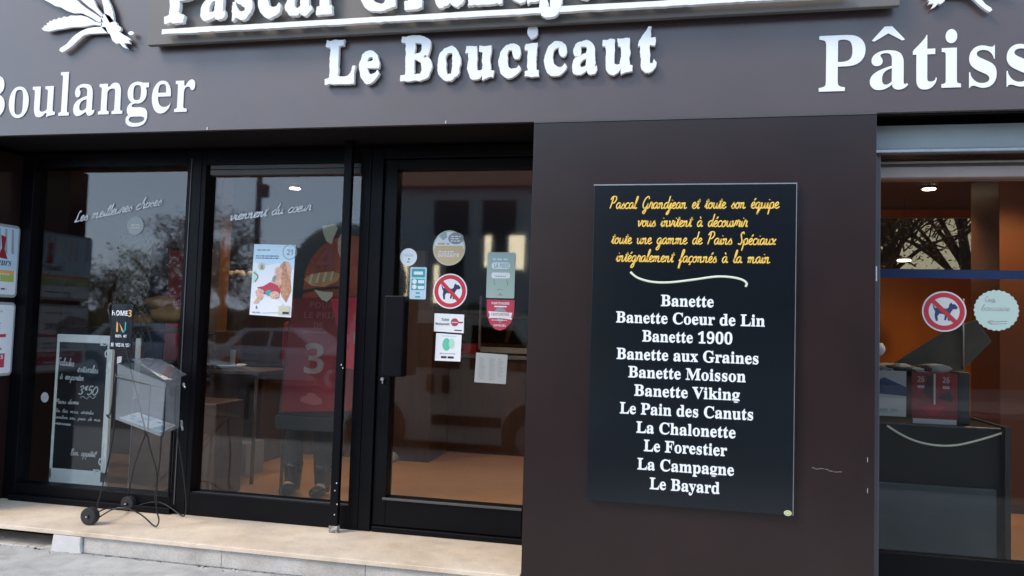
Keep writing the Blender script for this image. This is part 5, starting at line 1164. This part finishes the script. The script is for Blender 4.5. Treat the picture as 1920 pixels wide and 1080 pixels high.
ck_ = thing('wooden_crate', 'orange brown wooden crate behind the door beside the black handle box', 'crate', ((a.x+b.x)/2, 8.05, zc2))
for j in range(4): w1_ = (b.x-a.x)*1.12/4; MB().box(a.x*1.12+j*w1_+.004, a.x*1.12+(j+1)*w1_-.004, 8.0, 8.02, zc2+.001, zc2+.30, 'wood').build('slat', ck_, .003)
MB().box(a.x*1.12, a.x*1.12+(b.x-a.x)*1.12, 8.021, 8.3, zc2+.001, zc2+.28, 'darkwood').build('body', ck_)
a, b = P(862, 672, 7.9), P(888, 646, 7.9); crate('red_box', 'small red box on the counter behind the lowest door sticker', 'box', a.x, b.x, 8.0, 8.2, zc2+.001, b.z, 'red', .005)
p_ = PZ(736, 866, FZ); mb = MB(); mb.blob((p_.x-.02, p_.y, FZ+.05), .07, 'paperdim', 2, (1, 1, .8), .5, 9); tag(recentre(mb.build('crumpled_bag')), 'crumpled white bag on the floor at the left edge of the door glass', 'bag')

# right entrance interior
fc = thing('front_counter', 'black counter with grey lower panel behind the right entrance', 'counter', (1.7, 5.3, FZ))
a, b = P(1648, 795, 5.25), P(1888, 800, 5.25); zt_ = P(1760, 797, 5.25).z; zm = P(1760, 910, 5.25).z
MB().box(1.12, b.x, 5.25, 5.9, FZ, zt_, 'counter').build('body', fc, .01)
MB().box(1.14, P(1868, 950, 5.23).x, 5.225, 5.249, FZ+.03, zm, 'cgrey').build('lower_panel', fc, .003)
MB().box(1.14, b.x-.01, 5.20, 5.2485, FZ, FZ+.027, 'greyprint').build('plinth', fc, .002)
mb = MB(); mb.tube([P(x, y, 5.246) for x, y in ((1663, 798), (1690, 815), (1720, 828), (1755, 835), (1790, 835), (1825, 828), (1860, 818), (1881, 811))], .0065, 'cream', 8, 4, flat=.5); mb.build('curved_trim', fc)
MB().box(b.x-.03, b.x+.001, 5.2, 5.9, FZ, zt_+.012, 'plastic').build('end_panel', fc)
yq = 5.3
def card(name, label, px0, py0, px1, py1, m, y=yq, fn=None):
    A, B = P(px0, py1, y), P(px1, py0, y); a_ = Art((A.x+B.x)/2, (A.z+B.z)/2, y, .004); w_, h_ = (B.x-A.x)/2, (B.z-A.z)/2
    a_.base([(-w_, -h_), (w_, -h_), (w_, h_), (-w_, h_)], m)
    if fn: fn(a_, w_, h_)
    return tag(recentre(a_.build(name)), label, 'poster')
def f1(a_, w_, h_): a_.rect(-w_, -h_*.2, w_*.98, h_, 'greyprint'); a_.poly([(-w_, h_*.4), (-w_*.2, h_*.7), (w_, h_*.3), (w_, -h_*.1), (-w_, 0)], 'navy', 2); a_.rows(-w_*.6, w_*.9, -h_*.5, -h_*.8, 1, 'greyprint')
def f2(a_, w_, h_):
    a_.rect(-w_*.04, -h_*.2, w_*.04, h_*.95, 'paperdim', 3); a_.rect(-w_*.95, -h_*.95, w_*.95, -h_*.75, 'paperdim', 2)
    for sx in (-.75, .35): a_.text('26', sx*w_, (sx+.3)*w_, h_*.62, h_*.22, 'greyprint', 3); a_.rect(sx*w_, h_*.4, (sx+.3)*w_, h_*.5, 'greyprint', 3)
    a_.poly([(-w_*.3, h_*.9), (-w_*.1, h_*.9), (-w_*.1, 0), (-w_*.5, h_*.2)], 'rim', 2); a_.poly([(w_*.2, 0), (w_*.8, -h_*.1), (w_*.7, h_*.3), (w_*.3, h_*.2)], 'rim', 2); a_.poly([(-w_*.6, -h_*.4), (0, -h_*.6), (w_*.5, -h_*.3), (0, -h_*.15)], 'darkred', 2)
card('small_poster', 'small dark landscape poster with pale foot standing on the black counter', 1630, 696, 1699, 778, 'paperdim', fn=f1)
card('small_poster', 'dark red pair of posters standing on the black counter', 1709, 700, 1795, 796, 'deepred', fn=f2)
crate('card_terminal', 'black box beside the red posters on the counter', 'box', P(1797, 750, yq).x, P(1822, 750, yq).x, 5.32, 5.45, zt_+.001, P(1800, 698, yq).z, 'plastic')
dc = thing('reflection_case', 'sloping case added behind the counter at right to stand in for a pale reflection', 'display case', (2.0, 6.3, FZ))
y0 = 5.95; M['case_reflection'] = mat('sloping_reflection_panel', (.10, .085, .065), .35, var=.25, vscale=4)
pts = [P(*q_, 6.0) for q_ in ((1640, 700), (1690, 672), (1770, 622), (1830, 600), (1860, 640), (1800, 700))]
MB().prism([(p_.x, p_.z) for p_ in pts], 6.0, 6.03, 'case_reflection').build('sloping_top', dc, .004)  # added grey slope in the shape of a diagonal reflection
MB().box(pts[0].x, pts[-1].x+.05, 6.031, 6.5, FZ, pts[0].z+.02, 'darkwood').build('body', dc)
MB().cyl(P(1806, 690, 5.98), P(1806, 560, 5.98), .008, 'alu', 8).build('post', dc)
mb = MB()
for k in range(8): p_ = P(1648+k*15, 690-3*math.sin(k), 5.9); mb.blob((p_.x, 5.93, p_.z-.01), .07, 'greyprint' if k % 2 else 'plastic', 2, (1.5, .7, .5), .5, k)
tag(recentre(mb.build('cloth_heap')), 'heap of dark and grey cloth lying behind the counter posters', 'cloth')
p_ = P(1645, 655, 5.9); mb = MB(); mb.blob((p_.x, 5.9, p_.z), .06, 'paper', 2, (1, .7, .8), .2); tag(recentre(mb.build('paper_roll')), 'small white rounded bundle at the left edge of the right entrance', 'paper')
# wooden partitions
ww = thing('wood_partition', 'orange wooden partition wall behind the right entrance, with an added high window imitating a tree reflection', 'wall', (2.5, 9, FZ))
ax, bx = P(1640, 450, 9).x, P(1872, 450, 9).x; az, bz = P(1760, 505, 9).z, P(1760, 408, 9).z
MB().box(1.2, 4.6, 9, 9.08, FZ, az, 'wood').build('lower_panel', ww); MB().box(1.2, 4.6, 9, 9.08, bz, 2.92, 'wood').build('upper_panel', ww)
MB().box(bx, 4.6, 8.999, 9.08, az+.001, bz-.001, 'wood').build('side_panel', ww); MB().box(1.2, ax, 8.999, 9.08, az+.001, bz-.001, 'wood').build('side_panel', ww)
M['tintglass'] = glass_mat('brown_tinted_glass', .03, (.46, .38, .28))
MB().box(ax, bx, 9.03, 9.04, az, bz, 'tintglass').build('pane', ww)  # added window, stands in for trees mirrored in the entrance glass
MB().box(1.2, 1.24, 9.09, 12.2, FZ, 2.92, 'intwall').build('rear_return', ww)
for k, (x_, y_, h_) in enumerate(((4.0, 17, 7), (6.2, 18, 8), (7.6, 16.5, 7), (5.2, 20, 9), (8.6, 20, 8), (3.2, 21, 8))):  # trees added behind the pane to imitate that reflection
    t_ = tree('bare brown tree added behind the high window, standing in for mirrored trees', x_, y_, h_, 2.2, 'baretwig', 1300, True, 40+k); t_['group'] = 'bare trees added behind the high window'
a = P(1874, 500, 6.8); wc = thing('tall_cupboard', 'tall orange wooden cupboard at the right edge of the entrance', 'cupboard', (a.x+.5, 6.9, FZ))
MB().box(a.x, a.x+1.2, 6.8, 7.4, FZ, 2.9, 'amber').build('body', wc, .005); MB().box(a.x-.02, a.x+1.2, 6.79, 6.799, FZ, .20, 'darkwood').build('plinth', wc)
